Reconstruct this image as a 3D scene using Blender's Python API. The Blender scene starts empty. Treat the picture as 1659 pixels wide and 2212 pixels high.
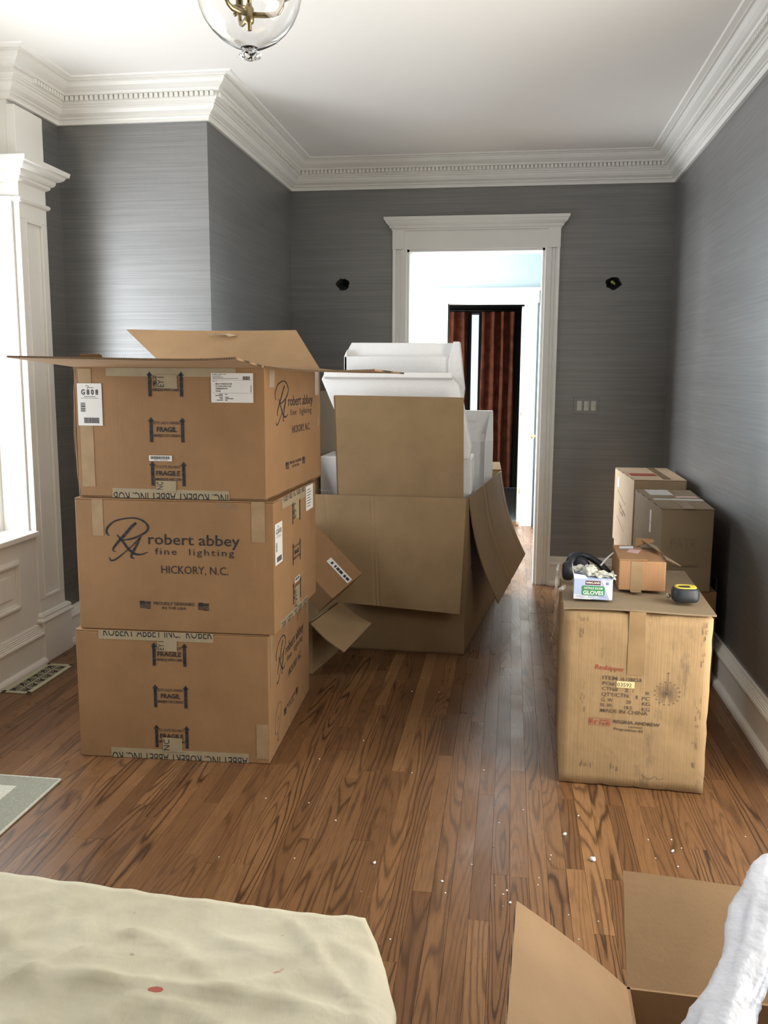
import bpy, bmesh, math, random
from mathutils import Vector, Matrix, noise
random.seed(7)
D = bpy.data
SC = bpy.context.scene
COL = SC.collection
R = math.radians

# ------------------------------------------------------------------ camera, world, lights, exposure
cam = D.cameras.new('camera'); co = D.objects.new('camera', cam); COL.objects.link(co)
_P, _W, _Q = R(8.553), R(8.010), R(.3215)
_r = Vector((math.cos(_W), math.sin(_W), 0)); _f = Vector((-math.sin(_W), math.cos(_W), 0)); _u = Vector((0, 0, 1))
_f2 = _f*math.cos(_P)-_u*math.sin(_P); _u2 = _u*math.cos(_P)+_f*math.sin(_P)
_r3 = _r*math.cos(_Q)+_u2*math.sin(_Q); _u3 = -_r*math.sin(_Q)+_u2*math.cos(_Q)
m = Matrix.Identity(4)
for i in range(3):
    m[i][0] = _r3[i]; m[i][1] = _u3[i]; m[i][2] = -_f2[i]
m[2][3] = 1.5
co.matrix_world = m
cam.sensor_fit = 'VERTICAL'; cam.sensor_height = 36.0; cam.lens = 1930.0/2212.0*36.0
cam.clip_start = .02; cam.clip_end = 100
SC.camera = co

W = D.worlds.new('world'); SC.world = W; W.use_nodes = True
bg = W.node_tree.nodes['Background']; bg.inputs[0].default_value = (.86, .93, 1, 1); bg.inputs[1].default_value = 1.25
SC.view_settings.view_transform = 'Standard'; SC.view_settings.look = 'None'
SC.view_settings.gamma = 1; SC.view_settings.use_curve_mapping = False
SC.view_settings.exposure = 0.0
SC.cycles.use_denoising = True
SC.cycles.max_bounces = 10; SC.cycles.diffuse_bounces = 6; SC.cycles.glossy_bounces = 4
SC.cycles.transmission_bounces = 8; SC.cycles.transparent_max_bounces = 12
SC.cycles.sample_clamp_indirect = 6

def area(name, loc, size, direction, power, color, spread=180):
    l = D.lights.new(name, 'AREA'); l.shape = 'RECTANGLE'; l.size, l.size_y = size
    l.energy = power; l.color = color; l.spread = R(spread)
    o = D.objects.new(name, l); COL.objects.link(o); o.location = loc
    o.rotation_euler = Vector(direction).to_track_quat('-Z', 'Y').to_euler()
    return o
# daylight through the left window, through the opening in the right wall, and in the hall; the far-room lamp is an added fill
area('daylight_left_window', (-2.78, 3.24, 1.53), (1.66, 1.52), (1, .12, .24), 92, (.9, .95, 1))
area('daylight_right_opening', (1.45, 2.45, 1.3), (1.5, 2.0), (-1, .25, .30), 78, (1, .92, .80))
area('added_fill_far_room', (-1.9, 11.3, 1.5), (1.2, 1.6), (1, .35, 0), 17, (1, .97, .94))  # added fill to brighten the curtains; no window stands on this side
area('daylight_hall_window', (-1.75, 7.95, 1.6), (1.8, 1.9), (1, 0, -.1), 330, (.93, .97, 1))

# ------------------------------------------------------------------ materials
def new_mat(name):
    mt = D.materials.new(name); mt.use_nodes = True
    nt = mt.node_tree; b = nt.nodes['Principled BSDF']
    return mt, nt, b
def N(nt, typ, **kw):
    n = nt.nodes.new(typ)
    for k, v in kw.items():
        if k.startswith('i_'):
            n.inputs[k[2:].replace('_', ' ')].default_value = v
        else: setattr(n, k, v)
    return n
def lk(nt, a, b): nt.links.new(a, b)
def coords(nt, kind, scale=(1, 1, 1), loc=(0, 0, 0), rot=(0, 0, 0)):
    if kind == 'World': src = N(nt, 'ShaderNodeNewGeometry').outputs['Position']
    else: src = N(nt, 'ShaderNodeTexCoord').outputs[kind]
    mp = N(nt, 'ShaderNodeMapping'); mp.inputs['Scale'].default_value = scale; mp.inputs['Location'].default_value = loc
    mp.inputs['Rotation'].default_value = rot
    lk(nt, src, mp.inputs[0]); return mp.outputs[0]
def ramp(nt, fac, stops):
    r = N(nt, 'ShaderNodeValToRGB'); e = r.color_ramp.elements
    while len(e) < len(stops): e.new(.5)
    for i, (p, c) in enumerate(stops): e[i].position = p; e[i].color = (*c, 1)
    lk(nt, fac, r.inputs[0]); return r.outputs[0]
def mixc(nt, fac, a, b, mode='MIX'):
    n = N(nt, 'ShaderNodeMix', data_type='RGBA', blend_type=mode)
    for s, v in ((0, fac), (6, a), (7, b)):
        if hasattr(v, 'is_linked') or isinstance(v, bpy.types.NodeSocket): lk(nt, v, n.inputs[s])
        elif s == 0: n.inputs[0].default_value = v
        else: n.inputs[s].default_value = (*v, 1)
    return n.outputs[2]
def bump(nt, b, h, strength, dist=.01):
    n = N(nt, 'ShaderNodeBump'); n.inputs['Strength'].default_value = strength; n.inputs['Distance'].default_value = dist
    lk(nt, h, n.inputs['Height']); lk(nt, n.outputs[0], b.inputs['Normal'])
def noi(nt, vec, scale, detail=4, rough=.5, dist=0):
    n = N(nt, 'ShaderNodeTexNoise'); n.inputs['Scale'].default_value = scale; n.inputs['Detail'].default_value = detail
    n.inputs['Roughness'].default_value = rough; n.inputs['Distortion'].default_value = dist
    lk(nt, vec, n.inputs['Vector']); return n.outputs['Fac']
def math_(nt, op, a, b=None, c=None):
    n = N(nt, 'ShaderNodeMath', operation=op)
    for i, v in enumerate((a, b, c)):
        if v is None: continue
        if isinstance(v, bpy.types.NodeSocket): lk(nt, v, n.inputs[i])
        else: n.inputs[i].default_value = v
    return n.outputs[0]
def plain(name, col, rough=.5, metal=0, spec=.5, noisy=.0, scale=20):
    mt, nt, b = new_mat(name)
    b.inputs['Roughness'].default_value = rough; b.inputs['Metallic'].default_value = metal
    b.inputs['Specular IOR Level'].default_value = spec
    b.inputs['Base Color'].default_value = (*col, 1)
    if noisy:
        f = noi(nt, coords(nt, 'World'), scale)
        lk(nt, ramp(nt, f, [(.3, [c*(1-noisy) for c in col]), (.7, [min(1, c*(1+noisy)) for c in col])]), b.inputs['Base Color'])
    return mt

def grasscloth(name, axis):
    # long threads run level along the wall; axis = 'x' or 'y', the wall's own direction
    mt, nt, b = new_mat(name)
    sc1 = (1.6, 1.6, 300); sc2 = (2.5, 2.5, 90); sc3 = (.35, .35, 9)
    a = noi(nt, coords(nt, 'World', sc1), 1, 3, .6); c = noi(nt, coords(nt, 'World', sc2), 1, 4, .6)
    d = noi(nt, coords(nt, 'World', sc3), 1, 2)
    v = math_(nt, 'ADD', math_(nt, 'MULTIPLY', a, .55), math_(nt, 'ADD', math_(nt, 'MULTIPLY', c, .3), math_(nt, 'MULTIPLY', d, .15)))
    colr = ramp(nt, v, [(.30, (.18, .178, .176)), (.5, (.235, .233, .231)), (.70, (.30, .297, .294))])
    lk(nt, colr, b.inputs['Base Color'])
    b.inputs['Roughness'].default_value = .40
    b.inputs['Specular IOR Level'].default_value = .8
    b.inputs['Metallic'].default_value = .62
    b.inputs['Anisotropic'].default_value = .75
    tg = N(nt, 'ShaderNodeCombineXYZ'); tg.inputs[2].default_value = 1; lk(nt, tg.outputs[0], b.inputs['Tangent'])
    bump(nt, b, math_(nt, 'ADD', a, c), .22, .0015)
    return mt
M = {}
M['cloth_wall'] = grasscloth('grey_grasscloth', 'x')
M['paint'] = plain('white_trim_paint', (.77, .76, .72), .35, noisy=.02, scale=3)
M['ceiling'] = plain('ceiling_paint', (.90, .885, .85), .7, noisy=.012, scale=2)
M['hall_paint'] = plain('hall_wall_paint', (.23, .28, .30), .7)
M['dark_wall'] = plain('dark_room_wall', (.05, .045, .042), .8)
M['rear_wall'] = plain('rear_wall_paint', (.45, .43, .40), .7)

def oak():
    mt, nt, b = new_mat('stained_oak')
    geo = N(nt, 'ShaderNodeNewGeometry'); oi = N(nt, 'ShaderNodeObjectInfo')
    rnd = math_(nt, 'FRACT', math_(nt, 'ADD', math_(nt, 'MULTIPLY', geo.outputs['Random Per Island'], 7.31), oi.outputs['Random']))
    cmb = N(nt, 'ShaderNodeCombineXYZ'); lk(nt, math_(nt, 'MULTIPLY', rnd, 61.7), cmb.inputs[0]); lk(nt, math_(nt, 'MULTIPLY', rnd, 37.3), cmb.inputs[1])
    add = N(nt, 'ShaderNodeVectorMath', operation='ADD'); lk(nt, geo.outputs['Position'], add.inputs[0]); lk(nt, cmb.outputs[0], add.inputs[1])
    def mapped(s):
        mp = N(nt, 'ShaderNodeMapping'); mp.inputs['Scale'].default_value = s; lk(nt, add.outputs[0], mp.inputs[0]); return mp.outputs[0]
    # cathedral figure: contour lines of a stretched height field
    h = noi(nt, mapped((8, .62, 1)), 1, 1.5, .35, .15)
    h2 = noi(nt, mapped((60, 14, 1)), 1, 2, .5)
    ph = math_(nt, 'ADD', math_(nt, 'MULTIPLY', h, 135.0), math_(nt, 'MULTIPLY', h2, 1.6))
    rings = math_(nt, 'ADD', math_(nt, 'MULTIPLY', math_(nt, 'SINE', ph), .5), .5)
    rings = math_(nt, 'POWER', rings, 4.2)
    rnd2 = math_(nt, 'FRACT', math_(nt, 'MULTIPLY', rnd, 13.7)); amt = ramp(nt, rnd2, [(0, (.15,)*3), (.4, (.5,)*3), (1, (.92,)*3)])
    pores = noi(nt, mapped((300, 9, 1)), 1, 2, .6)
    pore = ramp(nt, pores, [(.5, (0, 0, 0)), (.66, (1, 1, 1))])
    fig = noi(nt, mapped((5, 1.3, 1)), 1, 2)
    base = ramp(nt, rnd, [(0, (.11, .049, .020)), (.3, (.165, .078, .031)), (.55, (.215, .106, .043)), (.8, (.135, .062, .025)), (1, (.30, .158, .068))])
    base = mixc(nt, math_(nt, 'MULTIPLY', fig, .5), base, (.19, .095, .044))
    dark = mixc(nt, math_(nt, 'MULTIPLY', rings, amt), base, (.032, .014, .007))
    dark = mixc(nt, math_(nt, 'MULTIPLY', pore, .42), dark, (.045, .020, .010))
    lk(nt, dark, b.inputs['Base Color'])
    b.inputs['Roughness'].default_value = .30
    b.inputs['Specular IOR Level'].default_value = .45
    rr = ramp(nt, noi(nt, mapped((3, 3, 1)), 1, 4), [(.3, (.24,)*3), (.7, (.38,)*3)]); lk(nt, rr, b.inputs['Roughness'])
    bump(nt, b, math_(nt, 'ADD', math_(nt, 'MULTIPLY', rings, -.5), math_(nt, 'MULTIPLY', pores, -.1)), .06, .001)
    return mt
M['oak'] = oak()
M['gap'] = plain('dark_joint', (.012, .008, .006), .9)

def cardboard(name, col, dirt=.0, flute='z', rough=.75):
    mt, nt, b = new_mat(name)
    s = {'z': (150, 150, 2.2), 'x': (2.2, 150, 150), 'y': (150, 2.2, 150)}[flute]
    st = noi(nt, coords(nt, 'Object', s), 1, 2, .5)
    bl = noi(nt, coords(nt, 'Object'), 5, 5, .6)
    fi = noi(nt, coords(nt, 'Object'), 240, 2, .6)
    c1 = ramp(nt, bl, [(.3, [c*.88 for c in col]), (.7, [min(1, c*1.10) for c in col])])
    c2 = mixc(nt, math_(nt, 'MULTIPLY', st, .13), c1, [c*.55 for c in col])
    c3 = mixc(nt, math_(nt, 'MULTIPLY', fi, .16), c2, [min(1, c*1.6) for c in col])
    if dirt:
        dm = noi(nt, coords(nt, 'Object', (3, 3, 1)), 3.4, 6, .75)
        dd = ramp(nt, dm, [(.56, (0, 0, 0)), (.72, (1, 1, 1))])
        c3 = mixc(nt, math_(nt, 'MULTIPLY', dd, dirt), c3, (.10, .085, .065))
    lk(nt, c3, b.inputs['Base Color']); b.inputs['Roughness'].default_value = rough
    b.inputs['Specular IOR Level'].default_value = .25
    big = noi(nt, coords(nt, 'Object', (1, 1, 1)), 6, 3, .5)
    bump(nt, b, math_(nt, 'ADD', math_(nt, 'MULTIPLY', st, .12), big), .22 + dirt*.8, .012)
    return mt
M['card'] = cardboard('brown_cardboard', (.242, .136, .064))
M['card_open'] = cardboard('tan_cardboard', (.30, .188, .097))
M['card_big'] = cardboard('olive_tan_cardboard', (.245, .165, .086))
M['card_worn'] = cardboard('worn_yellow_cardboard', (.345, .232, .120), dirt=.75)
M['card_small'] = cardboard('small_box_cardboard', (.34, .19, .095), dirt=.25)
M['card_pale'] = cardboard('pale_cardboard', (.50, .37, .245))
M['card_grey'] = cardboard('grey_tan_cardboard', (.25, .19, .12))
def edge():
    mt, nt, b = new_mat('corrugated_edge')
    w = N(nt, 'ShaderNodeTexWave'); w.inputs['Scale'].default_value = 55; w.inputs['Distortion'].default_value = 1.2
    w.bands_direction = 'X'
    mp = coords(nt, 'Object', (1, .9, 0)); lk(nt, mp, w.inputs['Vector'])
    lk(nt, ramp(nt, w.outputs['Fac'], [(.25, (.05, .03, .017)), (.8, (.30, .19, .10))]), b.inputs['Base Color'])
    b.inputs['Roughness'].default_value = .9
    return mt
M['edge'] = edge()
def printed(name, col, wear=.25):
    mt, nt, b = new_mat(name)
    f = noi(nt, coords(nt, 'Object'), 140, 3, .6)
    lk(nt, ramp(nt, f, [(.35, col), (.8, [c+(.22-c)*wear for c in col])]), b.inputs['Base Color'])
    b.inputs['Roughness'].default_value = .7; b.inputs['Specular IOR Level'].default_value = .2
    return mt
M['ink'] = printed('black_ink', (.010, .010, .014))
M['ink_worn'] = printed('worn_black_ink', (.085, .055, .03), .5)
M['ink_red'] = printed('red_ink', (.36, .06, .035), .4)
M['ink_faint'] = printed('faint_ink', (.20, .14, .085), .4)
M['label'] = plain('label_paper', (.62, .61, .58), .45)
M['sticker'] = plain('yellow_sticker', (.80, .66, .34), .5)
M['tape_tan'] = plain('tan_paper_tape', (.30, .245, .16), .3, noisy=.08)
def clear(name, col, alpha, rough=.12, crinkle=0):
    mt, nt, b = new_mat(name)
    b.inputs['Base Color'].default_value = (*col, 1); b.inputs['Roughness'].default_value = rough
    b.inputs['Alpha'].default_value = alpha; b.inputs['Specular IOR Level'].default_value = .8
    if crinkle: bump(nt, b, noi(nt, coords(nt, 'Object', (1, 1, 1)), 18, 3), crinkle, .01)
    return mt
M['tape_clear'] = plain('clear_packing_tape', (.30, .205, .118), .22, noisy=.12, scale=14)
M['tape_brown'] = plain('brown_packing_tape', (.31, .205, .105), .28, noisy=.12, scale=14)
M['tape_loose'] = clear('loose_clear_tape', (.75, .70, .62), .38, .12, .4)
def foam():
    mt, nt, b = new_mat('white_foam')
    v = N(nt, 'ShaderNodeTexVoronoi'); v.inputs['Scale'].default_value = 190; lk(nt, coords(nt, 'Object'), v.inputs['Vector'])
    lk(nt, ramp(nt, v.outputs['Distance'], [(0, (.86, .86, .85)), (1, (.76, .76, .76))]), b.inputs['Base Color'])
    b.inputs['Roughness'].default_value = .55
    b.inputs['Subsurface Weight'].default_value = .0
    bump(nt, b, v.outputs['Distance'], .12, .002); return mt
M['foam'] = foam()
M['brass'] = plain('aged_brass', (.36, .29, .16), .32, 1)
M['brass_bright'] = plain('polished_brass', (.80, .60, .26), .25, 1)
M['black_plastic'] = plain('black_plastic', (.015, .016, .018), .4)
M['black_rubber'] = plain('black_rubber', (.012, .016, .022), .5)
M['yellow'] = plain('yellow_plastic', (.62, .48, .06), .45)
M['steel'] = plain('steel', (.7, .7, .68), .25, 1)
M['wire_nut'] = plain('yellow_wire_nut', (.55, .55, .10), .5)
M['plate'] = M['cloth_wall']
M['switch'] = plain('ivory_switch', (.62, .61, .54), .4)
M['outlet'] = plain('grey_outlet', (.12, .12, .12), .4)
def glass(name, rough=0):
    mt, nt, b = new_mat(name)
    b.inputs['Base Color'].default_value = (1, 1, 1, 1); b.inputs['Roughness'].default_value = rough
    b.inputs['Transmission Weight'].default_value = 1; b.inputs['IOR'].default_value = 1.45; return mt
M['glass'] = glass('clear_glass')
def pane():
    mt = D.materials.new('window_glass'); mt.use_nodes = True; nt = mt.node_tree
    for n in list(nt.nodes): nt.nodes.remove(n)
    o = N(nt, 'ShaderNodeOutputMaterial'); t = N(nt, 'ShaderNodeBsdfTransparent'); g = N(nt, 'ShaderNodeBsdfGlossy'); mx = N(nt, 'ShaderNodeMixShader')
    g.inputs['Roughness'].default_value = .02; mx.inputs[0].default_value = .06
    lk(nt, t.outputs[0], mx.inputs[1]); lk(nt, g.outputs[0], mx.inputs[2]); lk(nt, mx.outputs[0], o.inputs[0]); return mt
M['pane'] = pane()
def canvas():
    mt, nt, b = new_mat('cream_canvas')
    f = noi(nt, coords(nt, 'World'), 3.5, 5, .6); w = noi(nt, coords(nt, 'World', (500, 60, 1)), 1, 2)
    c = ramp(nt, f, [(.35, (.56, .52, .39)), (.65, (.66, .62, .49))])
    c = mixc(nt, math_(nt, 'MULTIPLY', w, .12), c, (.40, .35, .24))
    sp = noi(nt, coords(nt, 'World'), 26, 2, .5)
    c = mixc(nt, ramp(nt, sp, [(.73, (0, 0, 0)), (.76, (.7, .7, .7))]), c, (.25, .21, .16))
    # red paint marks with a shape of their own
    pos = N(nt, 'ShaderNodeNewGeometry').outputs['Position']
    wob = noi(nt, coords(nt, 'World'), 60, 3)
    for (x, y, rx, ry, ang, amt) in ((-.592, 1.359, .0165, .0055, .15, .8), (-.395, 1.443, .008, .004, .5, .45), (-.388, 1.452, .004, .004, 0, .3)):
        mp = N(nt, 'ShaderNodeMapping', vector_type='TEXTURE'); mp.inputs['Location'].default_value = (x, y, 0)
        mp.inputs['Rotation'].default_value = (0, 0, ang); mp.inputs['Scale'].default_value = (rx, ry, 1e4)
        lk(nt, pos, mp.inputs[0]); ln = N(nt, 'ShaderNodeVectorMath', operation='LENGTH'); lk(nt, mp.outputs[0], ln.inputs[0])
        d = math_(nt, 'ADD', ln.outputs['Value'], math_(nt, 'MULTIPLY', math_(nt, 'SUBTRACT', wob, .5), 1.2))
        k = ramp(nt, d, [(.85, (amt,)*3), (1.0, (0, 0, 0))])
        c = mixc(nt, k, c, (.42, .045, .03))
    lk(nt, c, b.inputs['Base Color']); b.inputs['Roughness'].default_value = .85; b.inputs['Specular IOR Level'].default_value = .15
    wr = noi(nt, coords(nt, 'World', (1, 1, 1), rot=(0, 0, .5)), 9, 3, .5, .2)
    bump(nt, b, math_(nt, 'ADD', wr, math_(nt, 'MULTIPLY', w, .05)), .4, .02); return mt
M['canvas'] = canvas()
M['rug'] = plain('grey_green_rug', (.27, .275, .225), .95, noisy=.25, scale=260)
M['rug_band'] = plain('pale_rug_band', (.52, .52, .45), .95, noisy=.2, scale=260)
M['curtain'] = plain('russet_curtain', (.34, .11, .06), .8, noisy=.35, scale=9)
M['wrap'] = clear('white_foam_wrap', (.60, .62, .68), .96, .4, .8)
M['glove_box'] = plain('pale_blue_carton', (.42, .52, .74), .45)
M['glove_white'] = plain('white_carton', (.68, .72, .78), .45)
M['green'] = plain('green_print', (.055, .26, .10), .5)
M['white_ink'] = plain('white_ink', (.8, .84, .78), .5)
M['dark_red'] = plain('dark_red_print', (.13, .02, .02), .5)
M['blue_ink'] = plain('blue_grey_ink', (.20, .27, .42), .5)
M['glove'] = plain('grey_glove', (.50, .50, .44), .6, noisy=.1)
M['register'] = plain('cream_enamel', (.50, .49, .36), .35)
M['red_tape'] = plain('red_tape', (.42, .08, .05), .4)
M['pink'] = plain('pink_label', (.62, .42, .40), .5)
M['dark_frame'] = plain('dark_bronze', (.012, .012, .014), .5)
M['green_floor'] = plain('dark_green_floor', (.10, .12, .11), .4)

# ------------------------------------------------------------------ mesh helpers
ROOTS = {}
def world_off(o):
    v = Vector((0, 0, 0))
    while o is not None: v += o.location; o = o.parent
    return v
class MB:
    def __init__(s): s.v = []; s.f = []; s.m = []; s.sm = []
    def add(s, vs, fs, mat=0, smooth=False):
        n = len(s.v); s.v += [Vector(v) for v in vs]
        s.f += [tuple(n+i for i in f) for f in fs]; s.m += [mat]*len(fs); s.sm += [smooth]*len(fs); return s
    def box(s, a, b, mat=0):
        x0, y0, z0 = (min(a[i], b[i]) for i in range(3)); x1, y1, z1 = (max(a[i], b[i]) for i in range(3))
        return s.hexa([(x0, y0, z0), (x1, y0, z0), (x1, y1, z0), (x0, y1, z0)], [(x0, y0, z1), (x1, y0, z1), (x1, y1, z1), (x0, y1, z1)], mat)
    def hexa(s, bot, top, mat=0):
        return s.add(list(bot)+list(top), [(3, 2, 1, 0), (4, 5, 6, 7), (0, 1, 5, 4), (1, 2, 6, 5), (2, 3, 7, 6), (3, 0, 4, 7)], mat)
    def prism(s, poly, vec, mat=0, smooth=False):
        n = len(poly); vec = Vector(vec); p = [Vector(q) for q in poly]
        s.add(p+[q+vec for q in p], [tuple(range(n))[::-1], tuple(range(n, 2*n))]+[(i, (i+1) % n, n+(i+1) % n, n+i) for i in range(n)], mat, smooth); return s
    def lathe(s, prof, c, axis='z', seg=24, mat=0, smooth=True, wob=None):
        vs = []; fs = []
        for k, (r, h) in enumerate(prof):
            for i in range(seg):
                a = 2*math.pi*i/seg; rr = r*(wob(k, a) if wob else 1)
                p = {'z': (rr*math.cos(a), rr*math.sin(a), h), 'y': (rr*math.cos(a), h, rr*math.sin(a)), 'x': (h, rr*math.cos(a), rr*math.sin(a))}[axis]
                vs.append(Vector(c)+Vector(p))
        for k in range(len(prof)-1):
            for i in range(seg):
                j = (i+1) % seg; fs.append((k*seg+i, k*seg+j, (k+1)*seg+j, (k+1)*seg+i))
        return s.add(vs, fs, mat, smooth)
    def tube(s, pts, r, seg=10, mat=0, flat=1.0, cap=True):
        pts = [Vector(p) for p in pts]; vs = []; fs = []; n = len(pts)
        up = Vector((0, 0, 1))
        for k, p in enumerate(pts):
            t = (pts[min(k+1, n-1)]-pts[max(k-1, 0)]).normalized()
            a = t.cross(up)
            if a.length < .05: a = t.cross(Vector((0, 1, 0)))
            a.normalize(); b = a.cross(t).normalized()
            rr = r[k] if isinstance(r, (list, tuple)) else r
            for i in range(seg):
                g = 2*math.pi*i/seg; vs.append(p+a*math.cos(g)*rr+b*math.sin(g)*rr*flat)
        for k in range(n-1):
            for i in range(seg):
                j = (i+1) % seg; fs.append((k*seg+i, k*seg+j, (k+1)*seg+j, (k+1)*seg+i))
        if cap: fs += [tuple(range(seg))[::-1], tuple((n-1)*seg+i for i in range(seg))]
        return s.add(vs, fs, mat, True)
    def mesh(s, name, mats, off=Vector((0, 0, 0)), fix=True):
        me = D.meshes.new(name); me.from_pydata([tuple(v-off) for v in s.v], [], s.f)
        for k in (mats if isinstance(mats, (list, tuple)) else [mats]): me.materials.append(k)
        me.polygons.foreach_set('material_index', s.m); me.polygons.foreach_set('use_smooth', s.sm)
        if fix:
            bm = bmesh.new(); bm.from_mesh(me); bmesh.ops.recalc_face_normals(bm, faces=bm.faces); bm.to_mesh(me); bm.free()
        me.update(); return me
    def obj(s, name, mats, parent=None, label=None, cat=None, group=None, kind=None, bevel=0, fix=True, loc=None):
        if parent is None:
            xs = [v.x for v in s.v]; ys = [v.y for v in s.v]; zs = [v.z for v in s.v]
            loc = Vector(loc) if loc is not None else Vector(((min(xs)+max(xs))/2, (min(ys)+max(ys))/2, min(zs)))
            off = loc
        else: off = world_off(parent); loc = Vector((0, 0, 0))
        me = s.mesh(name, mats, off, fix and not getattr(s, 'nofix', False))
        if bevel:
            bm = bmesh.new(); bm.from_mesh(me)
            es = [e for e in bm.edges if len(e.link_faces) == 2 and e.calc_face_angle(0) > .5]
            bmesh.ops.bevel(bm, geom=es, offset=bevel, segments=2, profile=.6, affect='EDGES', clamp_overlap=True)
            bm.to_mesh(me); bm.free()
        o = D.objects.new(name, me); COL.objects.link(o); o.location = loc
        if parent is not None: o.parent = parent
        tag(o, label, cat, group, kind); return o
def tag(o, label=None, cat=None, group=None, kind=None):
    if label: o['label'] = label
    if cat: o['category'] = cat
    if group: o['group'] = group
    if kind: o['kind'] = kind
    return o
def thing(name, label, cat, loc, group=None, kind=None):
    o = D.objects.new(name, None); COL.objects.link(o); o.location = loc; o.empty_display_size = .05
    return tag(o, label, cat, group, kind)
def V(*a): return Vector(a)

def slab(P, th, nx=1, ny=1, fn=None):
    """a sheet through corners P (p00,p10,p11,p01), thickness th behind its face, cut edges in material 1"""
    P = [Vector(p) for p in P]; n = (P[1]-P[0]).cross(P[3]-P[0]).normalized()
    mb = MB(); g = []
    for side in (0, 1):
        for j in range(ny+1):
            for i in range(nx+1):
                u, v = i/nx, j/ny
                p = P[0]*(1-u)*(1-v)+P[1]*u*(1-v)+P[2]*u*v+P[3]*(1-u)*v
                if fn: p = p+n*fn(u, v)
                g.append(p-n*th*side)
    W_ = nx+1; S = W_*(ny+1); f = []; e = []
    for j in range(ny):
        for i in range(nx):
            a = j*W_+i; f.append((a, a+1, a+W_+1, a+W_)); f.append((S+a+W_, S+a+W_+1, S+a+1, S+a))
    for i in range(nx):
        e.append((i+1, i, S+i, S+i+1)); a = ny*W_+i; e.append((a, a+1, S+a+1, S+a))
    for j in range(ny):
        a = j*W_; e.append((a, a+W_, S+a+W_, S+a)); a = j*W_+nx; e.append((a+W_, a, S+a, S+a+W_))
    mb.add(g[:S], [q for q in f if q[0] < S], 0, nx*ny > 1)
    mb.add(g[S:], [tuple(i-S for i in q) for q in f if q[0] >= S], 0, nx*ny > 1)
    for q in e: mb.add([g[i] for i in q], [(0, 1, 2, 3)], 0 if max(i % S for i in q) <= nx else 1)
    mb.nofix = True
    return mb

# ------------------------------------------------------------------ printing on faces
class Face:
    """2-D frame on a flat face: origin, u along, v up, n outward"""
    def __init__(s, A, B, z0=0, up=(0, 0, 1)):
        s.o = V(A[0], A[1], z0) if len(A) == 2 else Vector(A); b = V(B[0], B[1], z0) if len(B) == 2 else Vector(B)
        s.u = (b-s.o).normalized(); s.v = Vector(up); s.v = (s.v-s.u*s.v.dot(s.u)).normalized(); s.n = s.u.cross(s.v).normalized()
        s.w = (b-s.o).length
    def p(s, u, v, d=.0008): return s.o+s.u*u+s.v*v+s.n*d
_fc = {}
def text2d(txt, offset=0.0, spacing=1.0):
    key = (txt, offset, spacing)
    if key not in _fc:
        cu = D.curves.new('t', 'FONT'); cu.body = txt; cu.size = 1; cu.resolution_u = 2; cu.offset = offset; cu.fill_mode = 'FRONT'
        cu.space_character = spacing
        ob = D.objects.new('t', cu); COL.objects.link(ob)
        me = D.meshes.new_from_object(ob)
        vs = [(v.co.x, v.co.y) for v in me.vertices]; fs = [tuple(p.vertices) for p in me.polygons]
        D.objects.remove(ob); D.meshes.remove(me); D.curves.remove(cu); _fc[key] = (vs, fs)
    return _fc[key]
CAP = max(v[1] for v in text2d('H')[0])
def put_text(mb, face, txt, u0, v0, u1, h, mat=0, offset=0.0, rot=0, d=.0010, spacing=1.0, clip=None, vmin=None, v1=None):
    """txt from u0 to u1 on baseline v0, capital height h; rot in degrees turns about (u0,v0)"""
    vs, fs = text2d(txt, offset, spacing)
    if not vs: return
    x0 = min(v[0] for v in vs); x1 = max(v[0] for v in vs)
    sx = (u1-u0)/(x1-x0); sy = h/CAP; c, s_ = math.cos(R(rot)), math.sin(R(rot))
    q = []
    for x, y in vs:
        a, b = (x-x0)*sx, y*sy; q.append((u0+a*c-b*s_, v0+a*s_+b*c))
    if clip is not None or vmin is not None:
        bm = bmesh.new(); bv = [bm.verts.new((a, b, 0)) for a, b in q]
        for f in fs:
            try: bm.faces.new([bv[i] for i in f])
            except ValueError: pass
        for lim, nrm in ((clip, (0, 1, 0)), (vmin, (0, -1, 0))):
            if lim is not None:
                bmesh.ops.bisect_plane(bm, geom=bm.verts[:]+bm.edges[:]+bm.faces[:], plane_co=(0, lim, 0), plane_no=nrm, clear_outer=True)
        bm.verts.index_update(); q = [(v.co.x, v.co.y) for v in bm.verts]; fs = [tuple(v.index for v in f.verts) for f in bm.faces]; bm.free()
        if not fs: return
    mb.add([face.p(a, b, d) for a, b in q], fs, mat)
def rect(mb, face, u0, v0, u1, v1, mat=0, d=.0008): mb.add([face.p(u0, v0, d), face.p(u1, v0, d), face.p(u1, v1, d), face.p(u0, v1, d)], [(0, 1, 2, 3)], mat)
def quad(mb, face, pts, mat=0, d=.0008): mb.add([face.p(a, b, d) for a, b in pts], [tuple(range(len(pts)))], mat)
def sheet(mb, face, u0, v0, u1, v1, th=.0005, mat=0, d=.0001):
    mb.prism([face.p(u0, v0, d), face.p(u1, v0, d), face.p(u1, v1, d), face.p(u0, v1, d)], face.n*th, mat)
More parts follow.
